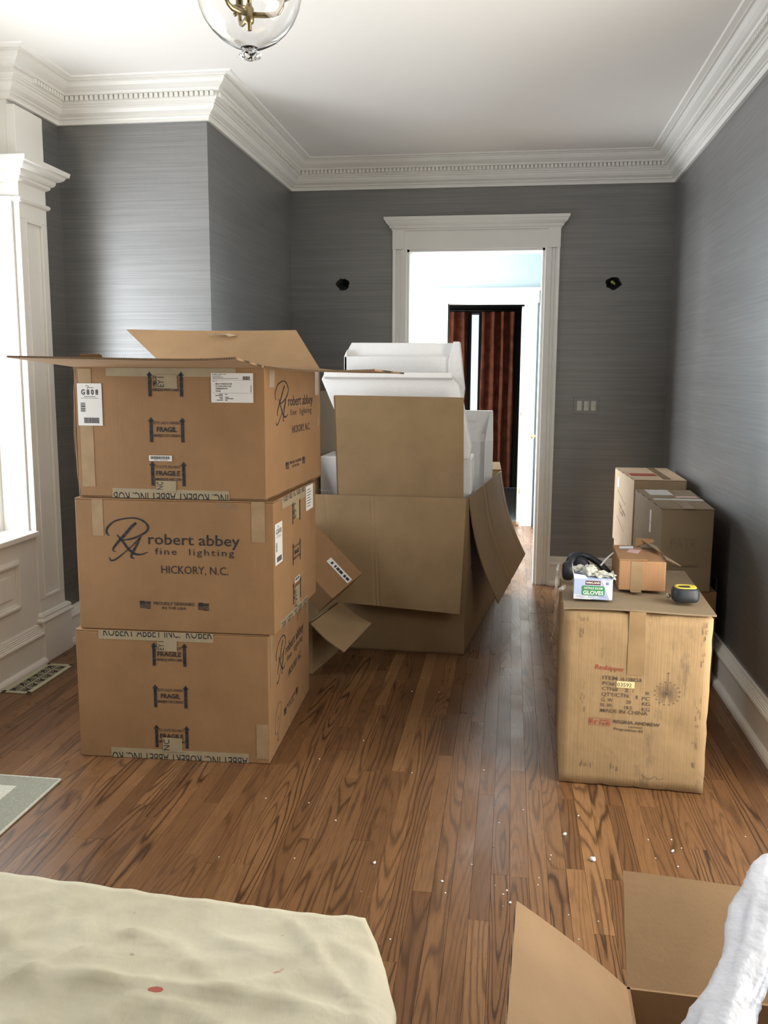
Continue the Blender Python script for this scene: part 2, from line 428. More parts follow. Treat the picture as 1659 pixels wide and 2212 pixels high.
def stroke(mb, face, pts, wid, mat=0, d=.0010, n=6):
    """smooth variable-width pen stroke"""
    P = [Vector((a, b)) for a, b in pts]; out = []; ws = []
    for i in range(len(P)-1):
        p0, p1, p2, p3 = P[max(i-1, 0)], P[i], P[i+1], P[min(i+2, len(P)-1)]
        for k in range(n):
            t = k/n; out.append(.5*((2*p1)+(p2-p0)*t+(2*p0-5*p1+4*p2-p3)*t*t+(3*p1-p0-3*p2+p3)*t**3)); ws.append(wid[i]*(1-t)+wid[i+1]*t)
    out.append(P[-1]); ws.append(wid[-1]); vs = []; fs = []
    for i, p in enumerate(out):
        t = (out[min(i+1, len(out)-1)]-out[max(i-1, 0)]).normalized(); nn = Vector((-t.y, t.x))*ws[i]*.5
        vs += [face.p(p.x+nn.x, p.y+nn.y, d), face.p(p.x-nn.x, p.y-nn.y, d)]
    for i in range(len(out)-1): fs.append((2*i, 2*i+1, 2*i+3, 2*i+2))
    mb.add(vs, fs, mat)
def bars(mb, face, u0, v0, u1, v1, n, mat=0, d=.0012, vert=True, seed=1):
    rr = random.Random(seed); t = 0; cells = []
    while t < 1: w = rr.choice((.6, 1, 1.6, 2))/n; cells.append((t, min(1, t+w*.55))); t += w
    for a, b in cells:
        if vert: rect(mb, face, u0+(u1-u0)*a, v0, u0+(u1-u0)*b, v1, mat, d)
        else: rect(mb, face, u0, v0+(v1-v0)*a, u1, v0+(v1-v0)*b, mat, d)

def monogram(mb, face, f, thin=1.0, mat=0):
    P = lambda L: [f(a, b) for a, b in L]
    stroke(mb, face, P([(.132, .372), (.124, .383), (.127, .402), (.160, .430), (.224, .443), (.266, .435), (.289, .413), (.282, .392), (.253, .374), (.218, .361), (.185, .356)]), [x*thin for x in (.004, .008, .008, .006, .005, .007, .008, .007, .007, .007, .003)], mat)
    stroke(mb, face, P([(.243, .424), (.223, .408), (.195, .376), (.171, .352), (.152, .329), (.146, .316), (.157, .310)]), [x*thin for x in (.009, .010, .011, .010, .008, .005, .003)], mat)
    stroke(mb, face, P([(.165, .376), (.189, .348), (.209, .321), (.233, .304), (.258, .302), (.285, .312)]), [x*thin for x in (.004, .009, .010, .009, .006, .002)], mat)
    stroke(mb, face, P([(.259, .372), (.227, .338), (.190, .306), (.157, .281), (.137, .275), (.131, .287)]), [x*thin for x in (.003, .004, .004, .006, .006, .003)], mat)
    stroke(mb, face, P([(.259, .372), (.242, .339), (.226, .311), (.218, .291), (.231, .286)]), [x*thin for x in (.005, .009, .009, .007, .003)], mat)
def flag(mb, face, f, x0, y0, x1, y1, mat=0):
    def w(t): return .0016*math.sin(t*6.28)
    n = 8
    for k in range(5):
        a = y0+(y1-y0)*(k*.2+.02); b = a+(y1-y0)*(.16 if k > 2 else .12)
        pts = [(x0+(x1-x0)*i/n, a+w(i/n)) for i in range(n+1)]; top = [(x0+(x1-x0)*i/n, b+w(i/n)) for i in range(n+1)]
        for i in range(n): quad(mb, face, [f(*pts[i]), f(*pts[i+1]), f(*top[i+1]), f(*top[i])], mat, .001)
    quad(mb, face, [f(x0, (y0+y1)/2), f((x0*.55+x1*.45), (y0+y1)/2), f(x0*.55+x1*.45, y1), f(x0, y1)], mat, .0011)
def logo_print(parent, face, W_, thin=1.0):
    k = W_/.778
    f = lambda a, b: (a*k, b)
    mb = MB(); monogram(mb, face, f, thin); mb.obj('monogram_print', M['ink'], parent, fix=False, kind='stuff')
    def T(t, a, v, b, h, **kw): mb = MB(); put_text(mb, face, t, a*k, v, b*k, h, **kw); mb.obj('lettering', M['ink'], parent, fix=False, kind='stuff')
    T('robert abbey', .289, .343, .647, .041, offset=.004)
    T('fine  lighting', .314, .304, .624, .025, spacing=1.25)
    T('HICKORY, N.C.', .337, .231, .600, .030)
    for x in (.247, .479): mb = MB(); flag(mb, face, f, x, .090, x+.042, .119); mb.obj('flag_print', M['ink'], parent, fix=False, kind='stuff')
    T('PROUDLY DESIGNED', .302, .106, .465, .0115, offset=.012); T('IN THE USA', .336, .0895, .430, .010, offset=.012)
def arrow(mb, face, x, v0, v1, w=.012):
    rect(mb, face, x-w*.5, v0, x+w*.5, v1-.014, 0, .001); quad(mb, face, [(x-w, v1-.016), (x+w, v1-.016), (x, v1)], 0, .001)
def stamp_print(parent, face, cx, thin=1.0):
    for vb, lines in ((.384, ('THIS SIDE UP', 'FRAGILE', 'HANDLE WITH CARE')), (.214, ('ESTE LADO ARRIBA', 'FRAGIL', 'MANEJESE CON CUIDADO')), (.049, ('CE COTE EN HAUT', 'FRAGILE', 'MANIPULER AVEC SOIN'))):
        mb = MB(); arrow(mb, face, cx-.061, vb, vb+.093); arrow(mb, face, cx+.061, vb, vb+.093)
        put_text(mb, face, lines[0], cx-.051, vb+.067, cx+.051, .0105)
        hw = .039 if len(lines[1]) == 6 else .047
        put_text(mb, face, lines[1], cx-hw, vb+.039, cx+hw, .0175, offset=.025)
        put_text(mb, face, lines[2], cx-.051, vb+.020, cx+.051, .010, offset=.015)
        mb.obj('handling_print', M['ink'], parent, fix=False, kind='stuff')
def ra_tape(parent, face, u0, u1, top, H_, cx, depth=.034, tee=.040, tee_w=.078, seed=0, flip=False, text='ROBERT ABBEY INC.  ROBERT ABBEY'):
    """tan printed tape along the upper or lower edge of a face with a short tail crossing it"""
    mb = MB(); t = .0006
    if top:
        mb.prism([face.p(u0, H_-depth, .0003), face.p(u1, H_-depth-.002, .0003), face.p(u1, H_+.0005, .0003), face.p(u0, H_+.0005, .0003)], face.n*t)
        mb.prism([face.p(cx-tee_w/2, H_-depth-tee, .0016), face.p(cx+tee_w/2, H_-depth-tee-.002, .0016), face.p(cx+tee_w/2, H_-depth+.006, .0016), face.p(cx-tee_w/2, H_-depth+.006, .0016)], face.n*t)
    else:
        mb.prism([face.p(u0, .0005, .0003), face.p(u1, .0005, .0003), face.p(u1, depth, .0003), face.p(u0, depth+.003, .0003)], face.n*t)
        mb.prism([face.p(cx-tee_w/2, depth-.006, .0016), face.p(cx+tee_w/2, depth-.006, .0016), face.p(cx+tee_w/2, depth+tee, .0016), face.p(cx-tee_w/2, depth+tee+.001, .0016)], face.n*t)
    tp = mb.obj('paper_tape', M['tape_tan'], parent)
    tx = MB()
    if top: put_text(tx, face, text, u0+.02, H_-.021, u1-.004, .036, clip=H_-.001, d=.0012)
    else:
        f2 = Face(face.p(u1, 0, 0), face.p(u0, 0, 0)); f2.v = -face.v; f2.n = face.n; f2.u = -face.u
        f2.o = face.o+face.u*u1
        put_text(tx, f2, text, .004, -.022, u1-u0-.004, .036, clip=0, d=.0012)
    put_text(tx, face, 'EY I' if top else 'NC', cx-.012, (H_-depth-tee+.004) if top else (depth+.001), cx-.012+tee*.86, .024, d=.0026, rot=90)
    # turned lettering needs its own start on the right of the tail
    tx.obj('tape_lettering', M['ink'], tp, fix=False, kind='stuff')
    return tp
def g808_label(parent, face, u0, v0, w=.100, h=.158):
    mb = MB(); sheet(mb, face, u0, v0, u0+w, v0+h, .0005, 0, .0016); lb = mb.obj('carton_label', M['label'], parent)
    t = MB(); d = .0027
    put_text(t, face, 'G 8 0 8', u0+.016, v0+h-.042, u0+w-.014, .019, offset=.02, d=d)
    stroke(t, face, [(u0+.033, v0+h-.012), (u0+.040, v0+h-.008), (u0+.046, v0+h-.012), (u0+.040, v0+h-.018), (u0+.044, v0+h-.020)], [.001, .0015, .0015, .001, .001], 0, d)
    rect(t, face, u0+.047, v0+h-.017, u0+.066, v0+h-.0155, 0, d)
    rect(t, face, u0+.026, v0+h-.050, u0+w-.026, v0+h-.0485, 0, d); rect(t, face, u0+.015, v0+h-.0555, u0+w-.014, v0+h-.0545, 0, d)
    bars(t, face, u0+.012, v0+.052, u0+.030, v0+.086, 12, 0, d, vert=False, seed=3)
    bars(t, face, u0+.024, v0+.009, u0+w-.014, v0+.030, 26, 0, d, seed=4)
    t.obj('label_print', M['ink'], lb, fix=False, kind='stuff')
def barcode_strip(parent, face, u0, v0, w=.090, h=.021):
    mb = MB(); sheet(mb, face, u0, v0, u0+w, v0+h, .0005, 0, .0016); lb = mb.obj('barcode_label', M['label'], parent)
    t = MB(); bars(t, face, u0+.007, v0+.007, u0+w-.007, v0+h-.003, 30, 0, .0024, seed=8); rect(t, face, u0+.02, v0+.003, u0+.036, v0+.0045, 0, .0024); rect(t, face, u0+.042, v0+.003, u0+.075, v0+.0045, 0, .0024)
    t.obj('label_print', M['ink'], lb, fix=False, kind='stuff')
def address_label(parent, face, u0, v0, w=.160, h=.106):
    mb = MB(); sheet(mb, face, u0, v0, u0+w, v0+h, .0005, 0, .0016); lb = mb.obj('address_label', M['label'], parent)
    t = MB(); d = .0024; P = lambda s, a, b, c, hh, o=.01: put_text(t, face, s, u0+a*w, v0+b*h, u0+c*w, hh*h, offset=o, d=d)
    P('ROBERT ABBEY  INC', .04, .94, .36, .028, .015)
    for b, c in ((.895, .22), (.855, .30), (.81, .66)): rect(t, face, u0+.04*w, v0+b*h, u0+c*w, v0+(b+.012)*h, 0, d)
    rect(t, face, u0+.02*w, v0+.76*h, u0+.98*w, v0+.765*h, 0, d); rect(t, face, u0+.02*w, v0+.32*h, u0+.98*w, v0+.325*h, 0, d)
    P('SHIP TO:', .04, .71, .15, .025)
    P('MHO WAREHOUSE', .11, .61, .50, .045, .02); P('22 OAKLAND AVE', .11, .53, .48, .045, .02); P('HARRISON NY', .11, .45, .40, .045, .02); P('10528', .11, .37, .23, .045, .02)
    for b, a, c in ((.27, .19, .28), (.225, .10, .28), (.17, .19, .28), (.12, .21, .28), (.07, .13, .28), (.27, .33, .39), (.17, .33, .42), (.12, .33, .53), (.07, .33, .39)): rect(t, face, u0+a*w, v0+b*h, u0+c*w, v0+(b+.022)*h, 0, d)
    bars(t, face, u0+.76*w, v0+.77*h, u0+.93*w, v0+.89*h, 18, 0, d, seed=2)
    rect(t, face, u0+.945*w, v0+.35*h, u0+.955*w, v0+.6*h, 0, d)
    t.obj('label_print', M['ink'], lb, fix=False, kind='stuff')

# ------------------------------------------------------------------ the room
XR, YB, XBUMP, YBUMP, XL, YP, XREC, ZC, YREAR = 1.07, 6.542, -1.613, 4.739, -2.446, 4.265, -2.60, 3.01, -1.6
DX0, DX1, DZ = -.763, .207, 2.403
def S(mb, name, mats, **kw): return mb.obj(name, mats, kind='structure', **kw)

# back wall with its doorway and two ragged fixture holes
def ragged(cx, cz, rx, rz, seed):
    rr = random.Random(seed)
    return [(cx+rx*math.cos(a)*(rr.uniform(.80, 1.12)), cz+rz*math.sin(a)*rr.uniform(.82, 1.08)) for a in [2*math.pi*i/22 for i in range(22)]]
HOLES = [ragged(-1.233, 2.168, .049, .044, 5), ragged(.682, 2.158, .058, .046, 9)]
bm = bmesh.new()
def loop(pts):
    vs = [bm.verts.new((x, YB, z)) for x, z in pts]
    for i in range(len(vs)): bm.edges.new((vs[i], vs[(i+1) % len(vs)]))
loop([(XBUMP-.2, 0), (DX0, 0), (DX0, DZ), (DX1, DZ), (DX1, 0), (XR+.15, 0), (XR+.15, ZC+.02), (XBUMP-.2, ZC+.02)])
for h in HOLES: loop(h)
bmesh.ops.triangle_fill(bm, use_beauty=True, edges=bm.edges[:])
ext = bmesh.ops.extrude_face_region(bm, geom=bm.faces[:])
bmesh.ops.translate(bm, vec=(0, .15, 0), verts=[g for g in ext['geom'] if isinstance(g, bmesh.types.BMVert)])
bmesh.ops.recalc_face_normals(bm, faces=bm.faces)
me = D.meshes.new('wall_back'); bm.to_mesh(me); bm.free(); me.materials.append(M['cloth_wall'])
wb = D.objects.new('wall_back', me); COL.objects.link(wb); tag(wb, kind='structure')

mb = MB(); mb.box((XBUMP-.75, YBUMP, 0), (XBUMP, YB+.15, ZC+.02)); mb.box((XL-.3, YBUMP, 0), (XBUMP-.75, YBUMP+.2, ZC+.02))
S(mb, 'wall_bump_out', M['cloth_wall'])
mb = MB(); mb.box((XL-.2, YP+.258, 0), (XL, YBUMP, ZC+.02)); S(mb, 'wall_left', M['cloth_wall'])
# left wall by the window: painted wainscot below, recess above
mb = MB()
mb.box((XREC-.2, YREAR, 0), (-2.425, YP+.01, .68))            # below sill
mb.box((XREC-.2, YREAR, .68), (XREC, 2.10, ZC+.02)); mb.box((XREC-.2, 2.10, 2.36), (XREC, YP+.02, ZC+.02))
mb.box((XREC-.2, YP+.002, .68), (-2.46, YP+.255, ZC+.02))
S(mb, 'wall_left_window', M['paint'])
# right wall with an opening towards the camera
mb = MB(); mb.box((XR, 3.42, 0), (XR+.15, YB+.15, ZC+.02)); S(mb, 'wall_right', M['cloth_wall'])
mb = MB(); mb.box((XR, .7, 2.45), (XR+.15, 3.42, ZC+.02)); mb.box((XR, YREAR, 0), (XR+.15, .7, ZC+.02)); S(mb, 'wall_right_near', M['cloth_wall'])
mb = MB(); mb.box((XREC-.2, YREAR-.1, 0), (-1.6, YREAR, ZC+.02)); mb.box((.4, YREAR-.1, 0), (XR+.15, YREAR, ZC+.02))
mb.box((-1.6, YREAR-.1, 0), (.4, YREAR, ZC+.02)); S(mb, 'wall_rear', M['rear_wall'])
mb = MB(); mb.box((XREC-.2, YREAR-.1, ZC), (XR+.15, YB+.15, ZC+.12)); S(mb, 'ceiling', M['ceiling'])

# fixture boxes in the holes
for (cx, cz), nut in (((-1.233, 2.168), False), ((.682, 2.158), True)):
    t = thing('fixture_hole', ('ragged black wall opening with a yellow wire connector, right of the doorway' if nut else 'ragged black wall opening for a sconce, left of the doorway'), 'electrical box', (cx, YB+.11, cz-.05))
    mb = MB(); mb.lathe([(.07, YB+.152), (.07, YB+.012)], (cx, 0, cz), 'y', 20); mb.lathe([(.07, YB+.148), (.001, YB+.148)], (cx, 0, cz), 'y', 20); mb.obj('box_shell', M['black_plastic'], t)
    mb = MB()
    for k in range(3): mb.tube([(cx+.02*k-.02, YB+.14, cz+.02), (cx-.02+.018*k, YB+.06, cz-.01), (cx+.012*k-.01, YB+.03, cz+.01-.01*k)], .0035, 8)
    mb.obj('wire', M['black_rubber'], t)
    if nut:
        mb = MB(); mb.lathe([(.001, YB+.02), (.008, YB+.022), (.012, YB+.05), (.013, YB+.058)], (cx-.004, 0, cz+.012), 'y', 12); mb.lathe([(.001, YB+.03), (.008, YB+.032), (.010, YB+.06)], (cx+.008, 0, cz+.002), 'y', 12)
        mb.obj('wire_connector', M['wire_nut'], t, label='yellow wire connector')

# floor: strips of oak over a dark subfloor
mb = MB(); mb.box((XREC-.2, YREAR-.1, -.06), (XR+1.0, 9.7, -.014)); fl = S(mb, 'floor', M['gap'])
fl.location.z  # base slab
PW = .0571
random.seed(21)
planks = []
x = XREC-.05
while x < XR+.1:
    y = .9-random.random()
    while y < 9.2:
        L = random.choice((.45, .7, .9, 1.1, 1.4, 1.8, 2.2))*random.uniform(.85, 1.15)
        planks.append((x, y, L)); y += L
    x += PW
def visible(x, y0, y1):
    best = 1e9
    for y in (y0, (y0+y1)/2, y1):
        if y < 1.7: continue
        d = V(x, y, -1.5); z = d.dot(_f2); px = 829.5+1930*d.dot(_r3)/z; py = 1106-1930*d.dot(_u3)/z
        if 0 <= px <= 1659 and py <= 2230:
            hid = (-1.7 < x < -.9 and 3.2 < y < 5.2) or (.2 < x < .76 and y > 3.25) or (-1.2 < x < -.1 and y > 4.8) or (x < -1.2 and y > 3.6 and x > -1.9) or (x < -.17 and y < 1.95) or (y > 6.7 and x < .1)
            if not hid: best = min(best, z)
    return best
planks.sort(key=lambda p: visible(p[0]+PW/2, p[1], p[1]+p[2]))
um = MB(); um.box((.0004, 0, -.0135), (PW-.0004, 1, 0)); ume = um.mesh('plank', M['oak'])
rp = random.Random(5)
rest = MB(); count = 0
for (x, y, L) in planks:
    if count < 300 and visible(x+PW/2, y, y+L) < 1e8:
        o = D.objects.new('plank', ume); COL.objects.link(o); o.parent = fl
        o.location = V(x, y, rp.uniform(-.0004, 0))-fl.location; o.scale = (1, L-.0007, 1); o.rotation_euler = (0, rp.uniform(-.004, .004), 0); count += 1
    else: rest.box((x+.0004, y, -.0135), (x+PW-.0004, y+L-.0007, rp.uniform(-.0003, 0)))
rest.obj('plank', M['oak'], fl, kind='stuff')
mb = MB(); mb.box((XREC-.2, YREAR, -.014), (XR+1.0, .05, -.0005)); mb.obj('near_boards', M['oak'], fl)
mb = MB(); mb.box((-2.2, 9.2, -.08), (2.4, 14, -.012)); mb.box((-.70, 9.19, -.014), (.16, 9.5, .012)); S(mb, 'floor_far_room', M['green_floor'])
mb = MB(); mb.box((-.70, 9.18, -.01), (.17, 9.36, .014)); S(mb, 'trim_threshold', M['oak'])

# mouldings swept along the room outline
def sweep(path, prof, side=1, closed=False):
    """prof = (offset into room, z); path of (x,y); room lies to the left when side=1"""
    mb = MB(); n = len(path); P = [Vector(p) for p in path]; vs = []
    for i, p in enumerate(P):
        d0 = (P[i]-P[i-1]).normalized() if i > 0 else (P[1]-P[0]).normalized()
        d1 = (P[i+1]-P[i]).normalized() if i < n-1 else d0
        n0 = Vector((-d0.y, d0.x))*side; n1 = Vector((-d1.y, d1.x))*side
        mt = (n0+n1)/(1+n0.dot(n1)) if n0.dot(n1) > -.99 else n0
        for o, z in prof: vs.append((p.x+mt.x*o, p.y+mt.y*o, z))
    k = len(prof); fs = [(i*k+j, (i+1)*k+j, (i+1)*k+j+1, i*k+j+1) for i in range(n-1) for j in range(k-1)]
    fs += [tuple(range(k)), tuple((n-1)*k+j for j in range(k))]
    return mb.add(vs, fs)
CROWN = [(-.004, 2.82), (.016, 2.82), (.017, 2.834), (.022, 2.842), (.030, 2.846), (.030, 2.853), (.036, 2.856), (.050, 2.866), (.060, 2.882), (.061, 2.892), (.068, 2.895), (.068, 2.903), (.076, 2.906), (.078, 2.912),
         (.082, 2.915), (.082, 2.940), (.100, 2.943), (.102, 2.950), (.106, 2.955), (.118, 2.962), (.134, 2.974), (.143, 2.988), (.144, 2.996), (.156, 2.998), (.157, 3.012), (-.004, 3.012)]
ROOM = [(XR, YREAR), (XR, YB), (XBUMP, YB), (XBUMP, YBUMP), (XL, YBUMP), (XL, YP), (XREC, YP), (XREC, YREAR)]
cr = S(sweep(ROOM, CROWN, 1), 'trim_crown', M['paint'])
mb = MB()
for (a, b), (c, d) in zip(ROOM[:-1], ROOM[1:]):
    A, B = V(a, b, 0), V(c, d, 0); L = (B-A).length; t = (B-A)/L; n = V(-t.y, t.x, 0); s0 = .10
    if L < .3: continue
    if (a, b) == (XR, YREAR): s0 = 3.6
    s1 = L-(.10 if (c, d) != (XREC, YREAR) else 4.5)
    if (a, b) == (XBUMP, YB): s1 = L+.07
    if (a, b) == (XBUMP, YBUMP): s0 = -.07
    k = s0
    while k < s1:
        p = A+t*k+n*.081; q = p+t*.0175; e = n*.017
        mb.hexa([p+V(0, 0, 2.918), q+V(0, 0, 2.918), q+e+V(0, 0, 2.918), p+e+V(0, 0, 2.918)], [p+V(0, 0, 2.9405), q+V(0, 0, 2.9405), q+e+V(0, 0, 2.9405), p+e+V(0, 0, 2.9405)]); k += .027
mb.obj('dentils', M['paint'], cr, kind='stuff')
S(sweep(ROOM, [(.155, 3.002), (.185, 3.004), (.195, 3.012), (.155, 3.012)], 1), 'trim_ceiling_bead', M['ceiling'])

BASE = [(0, .212), (.010, .212), (.013, .204), (.012, .200), (.017, .196), (.016, .191), (.021, .187), (.020, .182), (.025, .178), (.024, .173), (.030, .169), (.033, .160), (.030, .151), (.023, .147), (.022, .142), (.022, .034), (.026, .030), (.037, .026), (.043, .016), (.044, 0), (0, 0)]
S(sweep([(XR, 3.42), (XR, YB), (.305, YB)], BASE, 1), 'baseboard_right', M['paint'])
S(sweep([(-.864, YB), (XBUMP, YB), (XBUMP, YBUMP), (XL, YBUMP), (XL, 4.53)], BASE, 1), 'baseboard_back', M['paint'])
S(sweep([(-2.425, YP-.01), (-2.425, YREAR+.5)], BASE, 1), 'baseboard_left', M['paint'])

# opening casing on the right wall, nearest the camera
mb = MB(); mb.box((XR-.028, 3.30, 0), (XR+.15, 3.425, 2.50)); mb.box((XR-.055, 3.28, 0), (XR+.1, 3.425, .13)); mb.box((XR-.045, 3.285, .13), (XR+.1, 3.425, .15))
mb.box((XR-.028, .58, 0), (XR+.15, .70, 2.50)); mb.box((XR-.028, .58, 2.40), (XR+.15, 3.425, 2.52))
S(mb, 'trim_right_opening', M['paint'])

# door surround on the back wall
ds = thing('door_1', None, None, (-.28, YB, 0), kind='structure')
def casing(x0, x1, inner_right):
    mb = MB(); y = YB; s = 1 if inner_right else -1; a, b = (x1, x0) if inner_right else (x0, x1)
    # from inner edge a to outer edge b: flat, two reeds, back band
    st = [(0, .018), (.006, .022), (.045, .022), (.048, .015), (.056, .015), (.059, .022), (.068, .022), (.071, .016), (.078, .016), (.082, .030), (.094, .034), (.101, .034)]
    pts = [(a-s*o, y-d) for o, d in st]+[(a-s*.101, y+.001), (a, y+.001)]
    mb.prism([(p[0], p[1], .0) for p in pts], (0, 0, 2.403)); return mb
casing(-.864, DX0, True).obj('side_casing', M['paint'], ds); casing(DX1, .308, False).obj('side_casing', M['paint'], ds)
mb = MB(); mb.box((-.866, YB-.024, 2.403), (.310, YB, 2.531)); mb.box((-.866, YB-.036, 2.403), (-.78, YB, 2.531)); mb.box((.224, YB-.036, 2.403), (.310, YB, 2.531)); mb.obj('header_frieze', M['paint'], ds)
CAPP = [(0, 2.53), (.006, 2.531), (.008, 2.540), (.018, 2.546), (.022, 2.556), (.024, 2.562), (.034, 2.568), (.046, 2.582), (.050, 2.594), (.056, 2.598), (.060, 2.612), (.060, 2.618), (0, 2.618)]
sweep([(.308, YB+.001), (.308, YB-.028), (-.864, YB-.028), (-.864, YB+.001)], CAPP, 1).obj('header_cornice', M['paint'], ds)
mb = MB(); mb.box((DX0-.01, YB-.005, 0), (DX0+.016, YB+.16, DZ)); mb.box((DX1-.016, YB-.005, 0), (DX1+.01, YB+.16, DZ)); mb.box((DX0-.01, YB-.005, DZ-.016), (DX1+.01, YB+.16, DZ+.01)); mb.obj('jamb', M['paint'], ds)

# left pilaster between window and corner
pl = thing('trim_1', None, None, (-2.43, 4.40, 0), kind='structure')
F0 = -2.418; Y0, Y1 = YP, 4.528
mb = MB(); mb.box((XL-.02, Y0, .25), (F0-.010, Y1, 2.80))
for a in ((Y0, Y0+.048), (Y1-.048, Y1)): mb.box((F0-.012, a[0], .335), (F0, a[1], 2.27))
mb.box((F0-.012, Y0, .25), (F0, Y1, .335)); mb.box((F0-.012, Y0, 2.27), (F0, Y1, 2.80)); mb.obj('shaft', M['paint'], pl, bevel=.003)
mb = MB()
for (a, b, z0, z1) in ((Y0+.048, Y0+.060, .335, 2.27), (Y1-.060, Y1-.048, .335, 2.27)): mb.box((F0-.010, a, z0), (F0+.005, b, z1))
mb.box((F0-.010, Y0+.060, .335), (F0+.005, Y1-.060, .350)); mb.box((F0-.010, Y0+.060, 2.256), (F0+.005, Y1-.060, 2.27)); mb.obj('panel_moulding', M['paint'], pl, bevel=.004)
mb = MB(); mb.box((XL-.02, Y0-.012, 0), (F0+.026, Y1+.016, .215)); mb.obj('plinth', M['paint'], pl, bevel=.002)
sweep([(XL, Y1+.006), (F0+.004, Y1+.006), (F0+.004, Y0), (XREC, Y0)], [(0, .268), (.012, .262), (.020, .25), (.016, .242), (.022, .236), (.030, .228), (.026, .216), (0, .215)], 1).obj('plinth_moulding', M['paint'], pl)
sweep([(XL, Y1), (F0, Y1), (F0, Y0), (XREC, Y0)], [(0, 2.372), (.012, 2.368), (.017, 2.360), (.012, 2.350), (0, 2.343)], 1).obj('neck_bead', M['paint'], pl)
sweep([(XL, Y1), (F0, Y1), (F0, Y0), (XREC, Y0)], [(0, 2.440), (.010, 2.446), (.018, 2.452), (.020, 2.464), (.030, 2.468), (.038, 2.478), (.040, 2.492), (.056, 2.497), (.070, 2.507), (.078, 2.520), (.090, 2.524), (.094, 2.540), (.094, 2.546), (0, 2.552)], 1).obj('capital', M['paint'], pl)

# window in the left wall
wn = thing('window_1', None, None, (XREC, 3.2, .68), kind='structure')
mb = MB()
WY0, WY1 = 2.12, 4.262
mb.box((XREC-.14, WY1-.012, .70), (XREC+.148, WY1, 2.37)); mb.box((XREC-.14, WY0, .70), (XREC+.16, WY0+.03, 2.37)); mb.box((XREC-.14, WY0, 2.33), (XREC+.02, WY1, 2.37)); mb.obj('window_frame', M['paint'], wn)
def sash(y0, y1, z0, z1, xf):
    mb = MB(); t = .055
    mb.box((xf-.04, y0, z0), (xf, y0+t, z1)); mb.box((xf-.04, y1-t, z0), (xf, y1, z1)); mb.box((xf-.04, y0+t, z0), (xf, y1-t, z0+.075)); mb.box((xf-.04, y0+t, z1-.05), (xf, y1-t, z1))
    o = mb.obj('sash', M['paint'], wn, bevel=.004)
    g = MB(); g.box((xf-.024, y0+t-.004, z0+.071), (xf-.020, y1-t+.004, z1-.046)); g.obj('pane', M['pane'], o)
ym = (WY0+WY1)/2
sash(ym+.04, WY1-.03, .71, 1.55, XREC-.010); sash(ym+.04, WY1-.03, 1.50, 2.335, XREC-.055)
sash(WY0+.03, ym-.04, .71, 1.55, XREC-.010); sash(WY0+.03, ym-.04, 1.50, 2.335, XREC-.055)
mb = MB(); mb.box((XREC-.12, ym-.045, .70), (XREC+.017, ym+.045, 2.329)); mb.box((XREC-.05, WY1-.04, .70), (XREC+.012, WY1-.01, 2.36)); mb.obj('mullion', M['paint'], wn, bevel=.003)
mb = MB(); mb.box((XREC-.14, 2.0, .678), (-2.398, WY1-.002, .706)); mb.obj('window_sill', M['paint'], wn, bevel=.006)
# raised panel below the sill
mb = MB()
def frame_y(mb, X, y0, y1, z0, z1, steps):
    for (w, o) in steps:
        mb.box((X, y0, z0), (X+o, y0+w, z1)); mb.box((X, y1-w, z0), (X+o, y1, z1)); mb.box((X, y0+w, z0), (X+o, y1-w, z0+w)); mb.box((X, y0+w, z1-w), (X+o, y1-w, z1))
for y0, y1 in ((3.18, 4.085), (2.2, 3.05)):
    frame_y(mb, -2.427, y0, y1, .335, .590, [(.034, .012)]); frame_y(mb, -2.427, y0+.010, y1-.010, .345, .580, [(.014, .022)])
    mb.box((-2.427, y0+.07, .405), (-2.417, y1-.07, .52))
S(mb, 'trim_2', M['paint'], bevel=.003)

# ---- hall beyond the doorway
mb = MB(); mb.box((-.653-3, 9.18, 0), (-.653, 9.33, 2.9)); mb.box((.129, 9.18, 0), (2.2, 9.33, 2.9)); mb.box((-.653, 9.18, 2.24), (.129, 9.33, 2.9)); S(mb, 'wall_hall_far', M['hall_paint'])
mb = MB(); mb.box((.305, YB+.15, 0), (.42, 9.2, 2.9)); S(mb, 'wall_hall_right', M['hall_paint'])
mb = MB(); mb.box((-2.1, YB+.15, 0), (-2.0, 9.2, 2.9)); S(mb, 'wall_hall_left', M['hall_paint'])
mb = MB(); mb.box((-2.1, YB+.15, 2.88), (.45, 9.35, 2.95)); S(mb, 'ceiling_hall', M['ceiling'])
d2 = thing('door_2', None, None, (-.27, 9.18, 0), kind='structure')
mb = MB(); mb.box((-.77, 9.155, 0), (-.653, 9.18, 2.25)); mb.box((.129, 9.155, 0), (.235, 9.18, 2.25)); mb.obj('side_casing', M['paint'], d2, bevel=.004)
mb = MB(); mb.box((-.79, 9.150, 2.24), (.25, 9.18, 2.36)); mb.box((-.82, 9.12, 2.36), (.28, 9.18, 2.385)); mb.obj('header_frieze', M['paint'], d2, bevel=.004)
mb = MB(); mb.box((-.668, 9.17, 0), (-.653, 9.34, 2.25)); mb.box((.109, 9.17, 0), (.131, 9.34, 2.25)); mb.box((-.66, 9.17, 2.237), (.13, 9.34, 2.255)); mb.obj('jamb', M['paint'], d2)
mb = MB(); mb.box((.086, 9.352, .01), (.128, 10.10, 2.22)); dl = mb.obj('door_leaf', M['paint'], d2, bevel=.003)
for z in (.36, 1.165, 1.95):
    mb = MB(); mb.tube([(.108, 9.343, z-.045), (.108, 9.343, z+.045)], .009, 10); mb.box((.1045, 9.300, z-.045), (.1085, 9.343, z+.045)); mb.obj('hinge', M['brass_bright'], d2, label='polished brass hinge')
